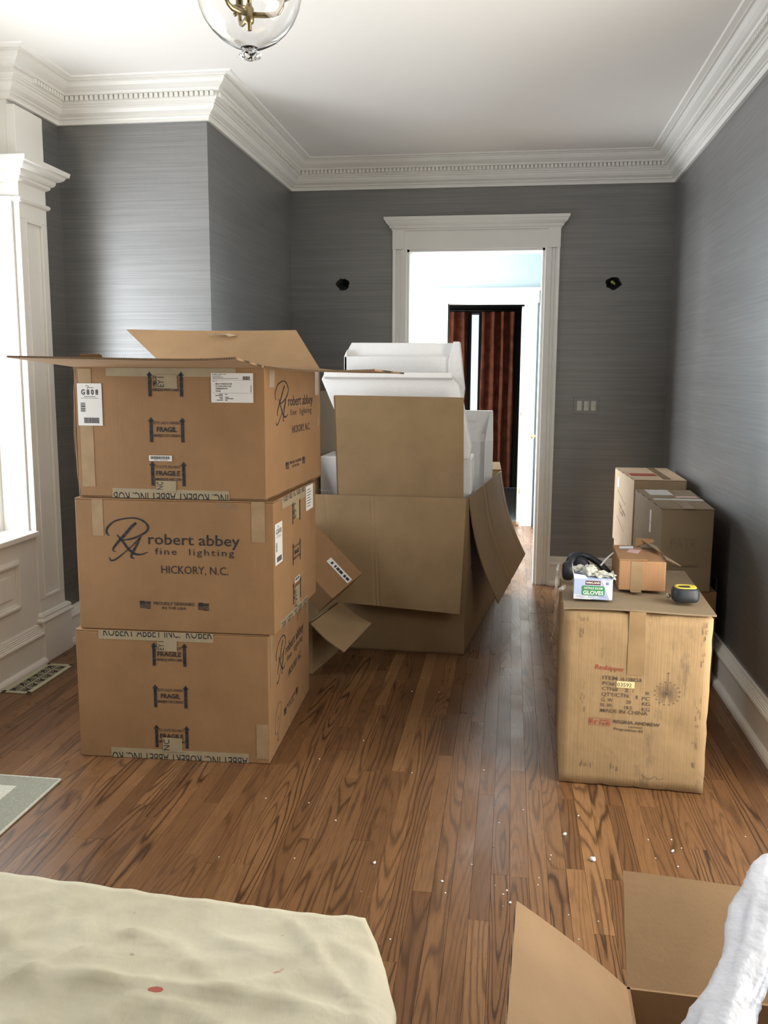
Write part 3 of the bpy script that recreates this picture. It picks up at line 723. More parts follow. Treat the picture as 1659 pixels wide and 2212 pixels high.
# open white door leaf lying along the hall's right wall
t = thing('hall_door', 'white open door with brass knob against the right side of the bright hall', 'door', (.27, 8.6, 0))
mb = MB(); mb.box((.252, 8.10, .008), (.292, 9.02, 2.20)); mb.obj('leaf', M['paint'], t, bevel=.003)
mb = MB(); mb.lathe([(.001, .192), (.016, .194), (.026, .202), (.028, .212), (.022, .224), (.010, .230), (.010, .246), (.026, .248), (.028, .2525)], (0, 8.75, .95), 'x', 16); mb.obj('knob', M['brass_bright'], t)
# dark room beyond
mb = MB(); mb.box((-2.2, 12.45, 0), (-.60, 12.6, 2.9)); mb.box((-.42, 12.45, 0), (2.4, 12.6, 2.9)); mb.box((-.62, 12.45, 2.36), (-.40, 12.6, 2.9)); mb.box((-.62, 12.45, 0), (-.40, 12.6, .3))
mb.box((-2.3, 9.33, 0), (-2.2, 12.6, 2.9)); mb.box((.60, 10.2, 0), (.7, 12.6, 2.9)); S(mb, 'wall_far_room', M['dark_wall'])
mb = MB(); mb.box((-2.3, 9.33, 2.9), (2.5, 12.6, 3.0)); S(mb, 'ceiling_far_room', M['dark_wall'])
w2 = thing('window_2', None, None, (-.5, 12.43, .3), kind='structure')
mb = MB(); mb.box((-.60, 12.40, .3), (-.560, 12.46, 2.40)); mb.box((-.462, 12.40, .3), (-.40, 12.46, 2.40)); mb.box((-.95, 12.38, 2.365), (.35, 12.46, 2.52)); mb.obj('window_frame', M['dark_frame'], w2)
mb = MB(); mb.box((-.58, 12.425, .3), (-.45, 12.43, 2.37)); mb.obj('pane', M['pane'], w2)
for (x0, x1, lab, sd) in ((-.98, -.605, 'russet pleated curtain hanging left of the bright slit in the far room', 1), (-.425, .02, 'russet pleated curtain hanging right of the bright slit in the far room', 2)):
    rr = random.Random(sd); n = 46; mb = MB(); vs = []
    for j in range(9):
        z = .02+2.36*j/8
        for i in range(n+1):
            u = i/n; vs.append((x0+(x1-x0)*u+.006*math.sin(j*1.1+i*.5), 12.33-.04*math.sin(u*2*math.pi*(2.6 if sd == 1 else 3.4)+.25*math.sin(j*.6))-.010*math.sin(u*29+sd)-.004*math.sin(u*67), z))
    mb.add(vs, [(j*(n+1)+i, j*(n+1)+i+1, (j+1)*(n+1)+i+1, (j+1)*(n+1)+i) for j in range(8) for i in range(n)], 0, True)
    mb.obj('curtain', M['curtain'], label=lab, cat='curtain', group='curtains in the far room')
mb = MB(); mb.tube([(-1.2, 12.33, 2.40), (.5, 12.33, 2.40)], .014, 10); mb.obj('curtain_rod', M['dark_frame'], label='dark curtain rod above the russet curtains in the far room', cat='curtain rod')

# ------------------------------------------------------------------ switches, outlet, floor register, rug
t = thing('switch_plate', 'three-gang light switch plate papered to match the grey wall right of the doorway', 'light switch', (.528, YB-.004, 1.245))
fs = Face((.440, YB), (.616, YB), 0)
mb = MB(); mb.prism([fs.p(0, 1.252, 0), fs.p(.176, 1.252, 0), fs.p(.176, 1.367, 0), fs.p(0, 1.367, 0)], (0, -.007, 0)); mb.obj('plate', M['plate'], t, bevel=.002)
for k, u in enumerate((.024, .073, .122)):
    mb = MB(); mb.prism([fs.p(u, 1.276, .007), fs.p(u+.033, 1.276, .007), fs.p(u+.033, 1.344, .007), fs.p(u, 1.344, .007)], (0, -.003, 0))
    o = mb.obj('switch_insert', M['switch'], t, bevel=.001)
    if k: mb = MB(); mb.prism([fs.p(u+.012, 1.300, .010), fs.p(u+.021, 1.300, .010), fs.p(u+.020, 1.324, .016), fs.p(u+.013, 1.324, .016)], (0, -.003, 0)); mb.obj('toggle', M['switch'], o)
mb = MB()
for u in (.040, .089): mb.lathe([(.001, YB-.0085), (.0035, YB-.008), (.0035, YB-.006)], (.440+u, 0, 1.357), 'y', 8)
mb.obj('screws', M['steel'], t, kind='stuff')
t = thing('wall_outlet', 'grey wall outlet plate low on the right wall behind the large worn carton', 'outlet', (XR-.004, 4.72, .375))
mb = MB(); mb.box((XR-.006, 4.675, .375), (XR, 4.76, .49)); mb.obj('plate', M['outlet'], t, bevel=.002)
mb = MB(); mb.box((XR-.009, 4.700, .390), (XR-.005, 4.735, .425)); mb.box((XR-.009, 4.700, .44), (XR-.005, 4.735, .475)); mb.obj('receptacle', M['black_plastic'], t, bevel=.002)

t = thing('floor_register', 'cream metal scrollwork floor register beside the left baseboard', 'vent', (-2.31, 4.02, 0))
RX0, RX1, RY0, RY1 = -2.378, -2.232, 3.800, 4.236
mb = MB(); mb.box((RX0, RY0, .0), (RX1, RY0+.022, .006)); mb.box((RX0, RY1-.022, 0), (RX1, RY1, .006)); mb.box((RX0, RY0, 0), (RX0+.022, RY1, .006)); mb.box((RX1-.022, RY0, 0), (RX1, RY1, .006)); mb.obj('frame', M['register'], t, bevel=.002)
mb = MB(); mb.box((RX0+.02, RY0+.02, .0002), (RX1-.02, RY1-.02, .0012)); mb.obj('duct_shade_sheet', M['black_plastic'], t)  # thin black sheet, shade of the duct put in as colour below the grille
mb = MB()
def ringseg(mb, cx, cy, r, w, a0, a1, n=10, z=.0045):
    vs = []
    for i in range(n+1):
        a = a0+(a1-a0)*i/n
        for rr in (r-w/2, r+w/2): vs += [(cx+rr*math.cos(a), cy+rr*math.sin(a), z)]
    mb.add(vs, [(2*i, 2*i+1, 2*i+3, 2*i+2) for i in range(n)])
cx = (RX0+RX1)/2
for k in range(6):
    cy = RY0+.05+k*.0672
    ringseg(mb, cx, cy, .020, .004, 0, 6.283, 16); ringseg(mb, cx, cy, .009, .003, 0, 6.283, 10)
    for s in (-1, 1):
        ringseg(mb, cx+s*.034, cy+.0336, .017, .004, 0, 6.283, 14); ringseg(mb, cx+s*.036, cy, .015, .0035, -1.6 if s > 0 else 1.5, 1.6 if s > 0 else 4.7, 8)
    mb.box((cx-.050, cy+.0316, .002), (cx+.050, cy+.0356, .0048))
mb.box((cx-.002, RY0+.02, .002), (cx+.002, RY1-.02, .0048)); mb.obj('scroll_grille', M['register'], t)

t = thing('rug', 'grey-green flat rug with a pale border band at the left edge', 'rug', (-2.1, 2.6, 0))
mb = MB(); mb.box((-2.43, 2.15, .0), (-1.635, 2.955, .009)); mb.obj('field', M['rug'], t, bevel=.003)
mb = MB(); mb.box((-2.40, 2.835, .008), (-1.76, 2.875, .0105)); mb.box((-1.80, 2.17, .008), (-1.76, 2.835, .0105)); mb.obj('border_band', M['rug_band'], t)
mb = MB(); mb.tube([(-2.43, 2.957, .005), (-1.633, 2.957, .005), (-1.633, 2.15, .005)], .0055, 6); mb.obj('bound_edge', M['rug_band'], t)

# ------------------------------------------------------------------ carton builders
def closed_box(t, FL, FR, BR, BL, z0, z1, mat, flaps=True, top_dip=.0, bevel=.004, body='body'):
    mb = MB(); zt = z1-.007 if flaps else z1
    mb.hexa([V(*FL, z0), V(*FR, z0), V(*BR, z0), V(*BL, z0)], [V(*FL, zt), V(*FR, zt), V(*BR, zt), V(*BL, zt)]); mb.obj(body, mat, t, bevel=bevel)
    if flaps:
        A, B, C_, D_ = (V(*p, z1) for p in (FL, FR, BR, BL)); m0, m1 = (A+D_)/2, (B+C_)/2; g = (D_-A).normalized()*.002
        slab([A+V(0, 0, -.001), B+V(0, 0, -.001), m1-g, m0-g], .005).obj('top_flap', [mat, M['edge']], t); slab([m0+g, m1+g, C_+V(0, 0, -.001), D_+V(0, 0, -.001)], .005).obj('top_flap', [mat, M['edge']], t)

def tapes(t, f, L, mat='tape_clear', name='clear_tape', th=.0005, d=.0006):
    for k, (a, b, c, e) in enumerate(L): mb = MB(); sheet(mb, f, a, b, c, e, th, 0, d+.0001*k); mb.obj(name, M[mat], t)
# ---- the stack of three
B1 = dict(FL=(-1.665, 3.184), FR=(-.899, 3.219), BR=(-.934, 4.069), BL=(-1.700, 4.034))
t = thing('shipping_carton', 'closed brown carton, lowest of the stack of three, arrows and FRAGIL on its front', 'box', (-1.3, 3.6, 0), group='stack of three brown cartons')
closed_box(t, z0=.001, z1=.522, mat=M['card'], **B1)
f = Face(B1['FL'], B1['FR'], .001); stamp_print(t, f, .376); ra_tape(t, f, .094, .552, True, .519, .368, text='ROBERT ABBEY INC.  ROBER'); ra_tape(t, f, .126, .683, False, 0, .378, depth=.038, tee=.052, text='ABBEY INC. ROBERT ABBEY INC. RO')
f = Face(B1['FR'], B1['BR'], .001); logo_print(t, f, .85, .8)
mb = MB(); stroke(mb, f, [(.10, .094), (.13, .17), (.20, .183), (.215, .14), (.17, .08), (.12, .07), (.10, .094)], [.0025]*7); stroke(mb, f, [(.15, .07), (.16, .03), (.14, .045), (.13, .033)], [.0025]*4); put_text(mb, f, '21.40', .135, .105, .18, .012, rot=20); put_text(mb, f, '1 of 2', .58, .435, .70, .022, rot=12)
stroke(mb, f, [(.55, .475), (.58, .46), (.56, .43), (.60, .425)], [.002]*4); mb.obj('pen_marks', M['ink_worn'], t, fix=False, kind='stuff')
tapes(t, f, [(.03, .30, .075, .519), (.77, .40, .82, .519)])
f = Face(B1['FL'], B1['FR'], .001)
mb = MB(); sheet(mb, f, .715, .02, .763, .16, .0005, 0, .0006); mb.obj('clear_tape', M['tape_clear'], t)

B2 = dict(FL=(-1.648, 3.194), FR=(-.870, 3.215), BR=(-.867, 3.930), BL=(-1.645, 3.909))
t = thing('shipping_carton', 'closed brown carton, middle of the stack of three, large black monogram on its front', 'box', (-1.26, 3.56, .523), group='stack of three brown cartons')
closed_box(t, z0=.5235, z1=1.040, mat=M['card'], **B2)
f = Face(B2['FL'], B2['FR'], .5225); logo_print(t, f, .778)
tapes(t, f, [(.068, .37, .112, .512), (.693, .36, .745, .516)])
mb = MB()
for k in range(9): sheet(mb, f, .56+k*.009, .488-.002*(k % 3), .564+k*.009, .506, .0002)
mb.obj('scuff_marks', M['ink_faint'], t)
f = Face(B2['FR'], B2['BR'], .5225); stamp_print(t, f, .353); g808_label(t, f, .010, .268, .107, .160); barcode_strip(t, f, .313, .134, .082, .021)
ra_tape(t, f, .125, .514, True, .516, .353, depth=.045, tee=.070); ra_tape(t, f, .080, .550, False, 0, .355, depth=.030, tee=.085)
mb = MB(); sheet(mb, f, .520, .404, .655, .511, .0005, 0, .0016); lb = mb.obj('address_label', M['label'], t)
mb = MB()
for k in range(7): rect(mb, f, .54, .42+.012*k, .60+.01*(k % 3), .423+.012*k, 0, .0024)
mb.obj('label_print', M['ink'], lb, fix=False, kind='stuff')

# top, open carton
B3 = dict(FL=(-1.630, 3.203), FR=(-.898, 3.212), BR=(-.873, 4.075), BL=(-1.605, 4.066)); Z0, Z1 = 1.0415, 1.533
t = thing('shipping_carton', 'open brown carton with flaps folded out, top of the stack of three', 'box', (-1.25, 3.64, 1.041), group='stack of three brown cartons')
P3 = {k: V(*v, 0) for k, v in B3.items()}
zz = lambda p, z: V(p.x, p.y, z)
def bulge(u, v):  # left lower corner sagging
    return -.035*max(0, 1-u*9)*max(0, .22-v)*4
slab([zz(P3['FL'], Z0), zz(P3['FR'], Z0), zz(P3['FR'], Z1), zz(P3['FL'], Z1)], .006).obj('front_panel', [M['card'], M['edge']], t)
slab([zz(P3['FR'], Z0), zz(P3['BR'], Z0), zz(P3['BR'], Z1), zz(P3['FR'], Z1)], .006).obj('side_panel', [M['card'], M['edge']], t)
slab([zz(P3['BR'], Z0), zz(P3['BL'], Z0), zz(P3['BL'], Z1), zz(P3['BR'], Z1)], .006).obj('back_panel', [M['card'], M['edge']], t)
slab([zz(P3['BL'], Z0), zz(P3['FL'], Z0), zz(P3['FL'], Z1), zz(P3['BL'], Z1)], .006, 6, 6, lambda u, v: .012*math.sin(math.pi*v)).obj('side_panel', [M['card_pale'], M['edge']], t)
slab([zz(P3['FL'], Z0+.007), zz(P3['FR'], Z0+.007), zz(P3['BR'], Z0+.007), zz(P3['BL'], Z0+.007)], .006).obj('bottom_panel', [M['card'], M['edge']], t)
def wav(a, k, s=0): return lambda u, v: a*math.sin(k*u+s)*v
FLP = .385
slab([zz(P3['FL'], Z1), zz(P3['FR'], Z1), V(-.885, 3.205-FLP, 1.546), V(-1.668, 3.198-FLP, 1.559)], .007, 10, 6, lambda u, v: -.010*u**8*v).obj('flap', [M['card_open'], M['edge']], t)
slab([zz(P3['BL'], Z1), zz(P3['FL'], Z1), V(-1.50, 3.30, 1.20), V(-1.48, 3.97, 1.20)], .007, 6, 6, wav(.004, 4)).obj('flap', [M['card_open'], M['edge']], t)
slab([zz(P3['FR'], Z1), zz(P3['BR'], Z1), V(-.485, 4.07, 1.512), V(-.495, 3.24, 1.510)], .007, 8, 8, lambda u, v: -.03*max(0, v-.6)**2*(1-u)*2+.004*math.sin(5*v)).obj('flap', [M['card_open'], M['edge']], t)
slab([zz(P3['BR'], Z1), zz(P3['BL'], Z1), V(-1.863, 4.215, 1.722), V(-1.018, 4.215, 1.716)], .007, 8, 4, lambda u, v: .008*math.sin(3*u)*v).obj('flap', [M['card_open'], M['edge']], t)
# torn pieces on the flaps
slab([V(-1.455, 2.93, 1.550), V(-1.375, 2.93, 1.548), V(-1.39, 2.925, 1.575), V(-1.465, 2.925, 1.574)], .004, 3, 2, lambda u, v: .006*v).obj('torn_tab', [M['card'], M['edge']], t)
slab([V(-1.45, 4.19, 1.70), V(-1.30, 4.185, 1.695), V(-1.33, 4.165, 1.688), V(-1.42, 4.172, 1.700)], .003, 4, 2, lambda u, v: .005*math.sin(7*u)).obj('torn_tab', [M['card_pale'], M['edge']], t)
f = Face(B3['FL'], B3['FR'], Z0); stamp_print(t, f, .356)
ra_tape(t, f, .125, .626, True, .489, .362, depth=.030, tee=.044, text='              '); ra_tape(t, f, .133, .592, False, 0, .347, depth=.034, tee=.034, text='INC. ROBERT ABBEY INC. ROB')
g808_label(t, f, .009, .273, .097, .158); barcode_strip(t, f, .283, .143, .090, .021); address_label(t, f, .531, .364, .160, .108)
mb = MB(); sheet(mb, f, .014, .040, .066, .486, .0005, 0, .0006); mb.obj('clear_tape', M['tape_clear'], t, label='wide clear tape down the left end')
f = Face(B3['FR'], B3['BR'], Z0); logo_print(t, f, .86, .85)
tapes(t, f, [(.757, .378, .825, .486), (.06, .42, .13, .486), (.79, .24, .82, .28)])

# ---- big open carton full of foam
t = thing('open_carton', 'large tan open carton full of white foam, standing before the doorway', 'box', (-.6, 5.5, 0))
A, B, C_, D_ = V(-1.10, 4.765, 0), V(-.222, 4.738, 0), V(-.052, 6.258, 0), V(-.93, 6.285, 0); H_ = .862
cm = [M['card_big'], M['edge']]
slab([zz(A, 0.001), zz(B, 0.001), zz(B, H_), zz(A, H_)], .006).obj('front_panel', [cm[0]]*2, t)
slab([zz(B, 0.001), zz(C_, 0.001), zz(C_, H_), zz(B, H_)], .006).obj('side_panel', [cm[0]]*2, t)
slab([zz(C_, 0.001), zz(D_, 0.001), zz(D_, H_), zz(C_, H_)], .006).obj('back_panel', cm, t)
slab([zz(D_, 0.001), zz(A, 0.001), zz(A, H_), zz(D_, H_)], .006).obj('side_panel', [cm[0]]*2, t)
slab([zz(A, .008), zz(B, .008), zz(C_, .008), zz(D_, .008)], .006).obj('bottom_panel', cm, t)
def crease(u, v):
    return -.003*math.exp(-((u-.41)/.006)**2)-.003*math.exp(-((u-.435)/.006)**2)-.002*math.exp(-((u-.12)/.006)**2)+.002*math.sin(math.pi*v)
# front flap, its lower right corner clipped
mb = slab([V(-1.01, 4.652, .300), V(-.243, 4.652, .252), V(-.222, 4.731, H_+.004), V(-1.10, 4.757, H_+.004)], -.006, 170, 4, crease); mb.obj('flap', [M['card_big'], M['edge']], t)
slab([V(-.212, 4.815, H_+.003), V(-.056, 6.22, H_+.003), V(.126, 6.20, .288), V(-.040, 4.88, .262)], -.006, 110, 8, lambda u, v: -.004*math.exp(-((u-.36)/.015)**2)+.004*math.exp(-((u-.44)/.02)**2)-.004*math.exp(-((u-.93)/.008)**2)+.03*math.sin(math.pi*v)).obj('flap', cm, t)
slab([V(-.93, 6.285, H_+.003), V(-1.10, 4.80, H_+.003), V(-1.135, 4.98, 1.42), V(-.99, 6.22, 1.42)], .006, 6, 4, lambda u, v: .02*math.sin(3*v)).obj('flap', cm, t)
slab([V(-.056, 6.262, H_+.003), V(-.93, 6.288, H_+.003), V(-.93, 6.38, .90), V(-.07, 6.40, .905)], .006).obj('flap', cm, t)
f = Face((B.x, B.y), (C_.x, C_.y), 0)
mb = MB(); stroke(mb, f, [(.20, .52), (.24, .56), (.22, .50), (.235, .48)], [.012, .006, .014, .004]); stroke(mb, f, [(.16, .44), (.22, .455), (.26, .45)], [.006, .014, .004]); mb.obj('tape_smudge', M['ink'], t, fix=False)
# upright inner panel of doubled card
t = thing('card_insert', 'upright brown cardboard insert standing at the front of the foam-filled carton', 'cardboard', (-.6, 4.80, .1))
mb = slab([V(-.905, 4.79, .30), V(-.232, 4.79, .30), V(-.250, 4.79, 1.398), V(-.945, 4.79, 1.405)], .006, 6, 8, lambda u, v: .006*math.sin(3*v)); mb.obj('front_sheet', [M['card_big'], M['edge']], t)
mb = slab([V(-.915, 4.806, .30), V(-.245, 4.806, .30), V(-.262, 4.812, 1.395), V(-.960, 4.815, 1.402)], .006, 2, 8, lambda u, v: .010*math.sin(5*v)*(1-u)); mb.obj('rear_sheet', [M['card'], M['edge']], t)

# ---- foam
FG = 'white packing foam in the big carton'
def fth(lab, loc): return thing('packing_foam', lab, 'foam', loc, FG)
mb = MB(); mb.box((-1.065, 4.96, .02), (-.208, 5.32, 1.057)); mb.obj('packing_foam', M['foam'], label='square-cut white foam block lowest in the large carton, seen on both sides of the insert', cat='foam', group=FG, bevel=.006)
t = fth('white foam slab with slanted ends just behind the upright brown insert', (-.6, 5.0, 1.06))
o_ = [(-1.055, 1.490), (-1.036, 1.526), (-.34, 1.524), (-.285, 1.46), (-.212, 1.12), (-.222, 1.060), (-.86, 1.060)]
mb = MB(); mb.prism([(x, 4.93+(1.5-z)*-.12+.02, z) for x, z in o_], (0, .16, 0)); mb.obj('slab', M['foam'], t, bevel=.008)
mb = MB(); mb.prism([(-1.03, 4.935, 1.489), (-.32, 4.935, 1.487), (-.32, 4.90, 1.500), (-1.03, 4.90, 1.502)], (0, .0, .028)); mb.obj('lip', M['foam'], t, bevel=.004)
t = fth('white hollow foam tray highest on the pile, against the doorway', (-.63, 5.4, 1.53))
mb = MB(); mb.box((-.972, 5.20, 1.528), (-.36, 5.27, 1.622)); mb.obj('front_lip', M['foam'], t, bevel=.004)
mb = MB(); mb.prism([(-.972, 5.26, 1.528), (-.30, 5.26, 1.528), (-.30, 5.26, 1.700), (-.938, 5.26, 1.702), (-.972, 5.26, 1.640)], (0, .05, 0)); mb.prism([(-.972, 5.20, 1.528), (-.955, 5.20, 1.528), (-.955, 5.20, 1.66), (-.972, 5.20, 1.622)], (0, .08, 0)); mb.obj('back_wall', M['foam'], t, bevel=.003)
mb = MB(); mb.prism([(-.362, 5.17, 1.10), (-.302, 5.17, 1.10), (-.268, 5.16, 1.44), (-.300, 5.17, 1.705), (-.335, 5.17, 1.705), (-.362, 5.17, 1.60)], (0, .12, 0)); mb.obj('end_wall', M['foam'], t, bevel=.004)
mb = MB(); mb.box((-.96, 5.20, 1.058), (-.36, 5.30, 1.530)); mb.obj('base', M['foam'], t)
t = fth('white foam tray standing at the right rear of the carton, recess facing out', (-.25, 5.95, .02))
mb = MB(); mb.box((-.42, 6.04, .02), (-.120, 6.10, 1.286)); mb.obj('back_wall', M['foam'], t, bevel=.005)
mb = MB(); mb.hexa([(-.168, 5.86, .02), (-.114, 5.86, .02), (-.110, 6.05, .02), (-.168, 6.05, .02)], [(-.166, 5.88, 1.09), (-.110, 5.88, 1.10), (-.118, 6.05, 1.286), (-.140, 6.05, 1.286)]); mb.obj('end_wall', M['foam'], t, bevel=.004)
mb = MB(); mb.hexa([(-.42, 5.95, .02), (-.167, 5.95, .02), (-.167, 6.045, .02), (-.42, 6.045, .02)], [(-.42, 5.96, 1.085), (-.167, 5.96, 1.085), (-.167, 6.045, 1.135), (-.42, 6.045, 1.135)]); mb.obj('ledge', M['foam'], t, bevel=.003)
mb = MB(); mb.box((-.32, 6.030, 1.215), (-.225, 6.042, 1.255)); mb.box((-.32, 6.030, 1.165), (-.235, 6.042, 1.185)); mb.obj('moulded_recess', M['foam'], t, bevel=.003)

# ---- low open carton and tilted carton behind the stack
t = thing('open_carton', 'low open carton on the floor behind the stack of three, square flap hanging down', 'box', (-1.1, 4.4, 0))
A, B, C_, D_ = V(-1.50, 4.20, 0), V(-.965, 4.285, 0), V(-.905, 4.66, 0), V(-1.45, 4.62, 0); H_ = .285
for a, b in ((A, B), (B, C_), (C_, D_), (D_, A)): slab([zz(a, 0.001), zz(b, 0.001), zz(b, H_), zz(a, H_)], .005).obj('side_panel', [cm[0]]*2, t)
slab([zz(A, .008), zz(B, .008), zz(C_, .008), zz(D_, .008)], .006).obj('bottom_panel', cm, t)
slab([V(-.955, 4.20, .290), V(-.890, 4.645, .292), V(-.700, 4.52, .215), V(-.768, 4.10, .185)], .006, 4, 4, lambda u, v: .012*math.sin(3*v)).obj('flap', cm, t)
# tilted carton
E1 = V(-.884, 4.40, .374); W_ = V(.128, .16, .102); Dv = V(-.31, 0, .317); Vv = V(-.105, .16, -.120)
t = thing('tilted_carton', 'small brown carton tipped on its corner behind the stack, printed strip on its side', 'box', (-1.0, 4.6, .25))
mb = MB(); mb.hexa([E1+Vv, E1+Vv+W_, E1+Vv+W_+Dv, E1+Vv+Dv], [E1, E1+W_, E1+W_+Dv, E1+Dv]); mb.obj('body', M['card'], t, bevel=.004)
f = Face(E1+W_*1.0, E1+W_+Dv, 0, up=tuple(-W_)); 
f.o = E1+W_; f.u = Dv.normalized(); f.v = -W_.normalized(); f.n = f.u.cross(f.v)
if f.n.z < 0: f.n = -f.n
mb = MB(); mb.prism([f.p(.01, .070, .0005), f.p(.17, .070, .0005), f.p(.17, .105, .0005), f.p(.01, .105, .0005)], f.n*.0005); lb = mb.obj('label_strip', M['label'], t)
mb = MB()
for k, w in enumerate((.020, .014, .022, .018, .010, .012)): rect(mb, f, .018+k*.024, .080, .018+k*.024+w, .096, 0, .0015)
mb.obj('label_print', M['ink'], lb, fix=False, kind='stuff')

# ---- large worn carton on the right
t = thing('shipping_carton', 'large worn yellow-tan carton with red and black shipping print, near the right wall', 'box', (.48, 3.6, 0))
RB = dict(FL=(.211, 3.230), FR=(.733, 3.203), BR=(.765, 3.955), BL=(.230, 3.94)); RH = .675
mb = MB(); P_ = {k: V(*v, 0) for k, v in RB.items()}
n_ = 14; vs = []; fs_ = []
mb.hexa([zz(P_[k], .001) for k in ('FL', 'FR', 'BR', 'BL')], [zz(P_[k], RH-.010) for k in ('FL', 'FR', 'BR', 'BL')]); bo = mb.obj('body', M['card_worn'], t)
bm = bmesh.new(); bm.from_mesh(bo.data); bmesh.ops.remove_doubles(bm, verts=bm.verts, dist=1e-5); bmesh.ops.subdivide_edges(bm, edges=bm.edges, cuts=16, use_grid_fill=True)
off = world_off(bo); cxx, cyy = .485, 3.58
for v in bm.verts:
    p = v.co+off
    dx = min(abs(p.x-.22), abs(p.x-.75)); dy = min(abs(p.y-3.21), abs(p.y-3.95)); dz = min(abs(p.z), abs(p.z-.665))
    e = sorted((dx, dy, dz)); k = math.exp(-(e[1]/.03)**2)
    nn = noise.noise(p*18); v.co += V(cxx-p.x, cyy-p.y, .33-p.z).normalized()*(k*(.006+.016*max(0, nn))+.005*abs(noise.noise(p*9))*(dz > .03))
bm.to_mesh(bo.data); bm.free()
for p in bo.data.polygons: p.use_smooth = True
A, B, C_, D_ = (zz(P_[k], RH) for k in ('FL', 'FR', 'BR', 'BL')); m0, m1 = (A+D_)/2, (B+C_)/2
slab([A+V(-.002, -.001, 0), B+V(.006, -.001, .005), m1+V(.004, -.002, .002), m0+V(0, -.002, 0)], .006, 12, 6, lambda u, v: .004*math.sin(5*u)*(1-v)).obj('top_flap', [M['card_grey'], M['edge']], t)
slab([m0+V(0, .002, 0), m1+V(.004, .002, .002), C_, D_], .006, 4, 4).obj('top_flap', [M['card_grey'], M['edge']], t)
f = Face(RB['FL'], RB['FR'], 0); dd = .0012
mb = MB(); put_text(mb, f, 'Reshipper', .120, .452, .223, .017, rot=-2.5, d=dd, offset=.006)
rect(mb, f, .104, .237, .182, .2385, 0, dd); rect(mb, f, .104, .2635, .182, .265, 0, dd); rect(mb, f, .104, .237, .1055, .265, 0, dd); rect(mb, f, .1805, .237, .182, .265, 0, dd)
for k, (a, b, c, d) in enumerate(((.109, .244, .118, .260), (.126, .252, .138, .256), (.124, .242, .130, .250), (.145, .255, .156, .260), (.143, .243, .150, .251), (.155, .242, .166, .249), (.160, .254, .174, .260), (.170, .242, .178, .252))): rect(mb, f, a, b, c, d, 0, dd)
mb.obj('red_print', M['ink_red'], t, fix=False, kind='stuff')
mb = MB(); TT = lambda s, a, v, b, h, o=.004, r=-.3: put_text(mb, f, s, a, v, b, h, rot=r, d=dd, offset=o)
TT('ITEM', .147, .414, .200, .014); TT('16-1180CLR', .212, .413, .286, .013, .012)
TT('PO#', .148, .393, .191, .013); TT('CTN#', .147, .373, .203, .013); TT('2', .228, .372, .240, .012, .02); TT('/', .254, .371, .259, .012); TT('30', .299, .3655, .313, .012)
TT('QTY/CTN.', .146, .351, .246, .014); TT('1', .268, .348, .273, .013); TT('PC', .289, .345, .316, .013)
TT('G. W.', .146, .330, .190, .014); TT('20', .234, .328, .251, .013); TT('KG', .290, .325, .318, .013)
TT('N. W.', .144, .310, .188, .014); TT('18.5', .229, .306, .256, .013); TT('KG', .290, .304, .318, .013)
TT('MADE IN CHINA', .145, .289, .311, .014)
TT('REGINA ANDREW', .192, .251, .356, .0115, .025, -1); TT('DETROIT', .247, .236, .298, .006); TT('Proposition 65', .195, .224, .298, .010, .012, -2)
mb.obj('black_print', M['ink_worn'], t, fix=False, kind='stuff')
mb = MB(); cx, cy = .376, .376
for k in range(34):
    a = 2*math.pi*k/34
    if abs(a-1.5*math.pi) < .12: continue
    L = .040 if k % 2 else .036
    stroke(mb, f, [(cx+.008*math.cos(a), cy+.008*math.sin(a)), (cx+L*math.cos(a), cy+L*math.sin(a))], [.0010, .0012], 0, dd, 1)
for k in range(16):
    a = 2*math.pi*(k+.5)/16; x_, y_ = cx+.042*math.cos(a), cy+.041*math.sin(a)
    for b in (-.6, .6): stroke(mb, f, [(x_, y_), (x_+.005*math.cos(a+b), y_+.005*math.sin(a+b))], [.0025, .001], 0, dd, 1)
stroke(mb, f, [(cx, cy+.01), (cx+.001, cy+.078)], [.0014, .0016], 0, dd, 1); stroke(mb, f, [(cx-.004, cy+.076), (cx+.006, cy+.078)], [.003, .002], 0, dd, 1)
for k in range(14):
    a = 2*math.pi*k/14; b = 2*math.pi*(k+1)/14; quad(mb, f, [(cx, cy), (cx+.006*math.cos(a), cy+.006*math.sin(a)), (cx+.006*math.cos(b), cy+.006*math.sin(b))], 0, dd+.0002)
stroke(mb, f, [(.299, .061), (.315, .048), (.332, .045), (.346, .056), (.362, .046), (.380, .053)], [.001, .0018, .0015, .001, .0015, .001], 0, dd)
mb.obj('chandelier_drawing', M['ink_worn'], t, fix=False, kind='stuff')
mb = MB(); sheet(mb, f, .197, .387, .260, .411, .0004, 0, .0009); lb = mb.obj('number_sticker', M['sticker'], t)
mb = MB(); put_text(mb, f, '03592', .200, .391, .250, .014, d=.0019); mb.obj('sticker_print', M['ink_worn'], lb, fix=False)
mb = MB()
rr = random.Random(3)
for (cx, cy, w, h, n) in ((.492, .615, .03, .03, 10), (.490, .53, .014, .11, 8), (.484, .30, .022, .10, 10), (.482, .19, .022, .035, 8), (.478, .12, .015, .06, 6), (.075, .63, .04, .012, 8), (.065, .575, .014, .03, 7), (.10, .075, .05, .016, 14), (.20, .065, .03, .02, 10), (.08, .33, .02, .13, 8)):
    for k in range(n):
        a = cx+rr.uniform(-w, w)/2; b = cy+rr.uniform(-h, h)/2; ww = rr.uniform(.0006, .0022); hh = rr.uniform(.006, .024)
        quad(mb, f, [(a, b), (a+ww, b+.001), (a+ww*.8, b+hh), (a, b+hh*.9)], 0, .0009)
mb.obj('scuff_marks', M['ink_faint'], t, fix=False, kind='stuff')
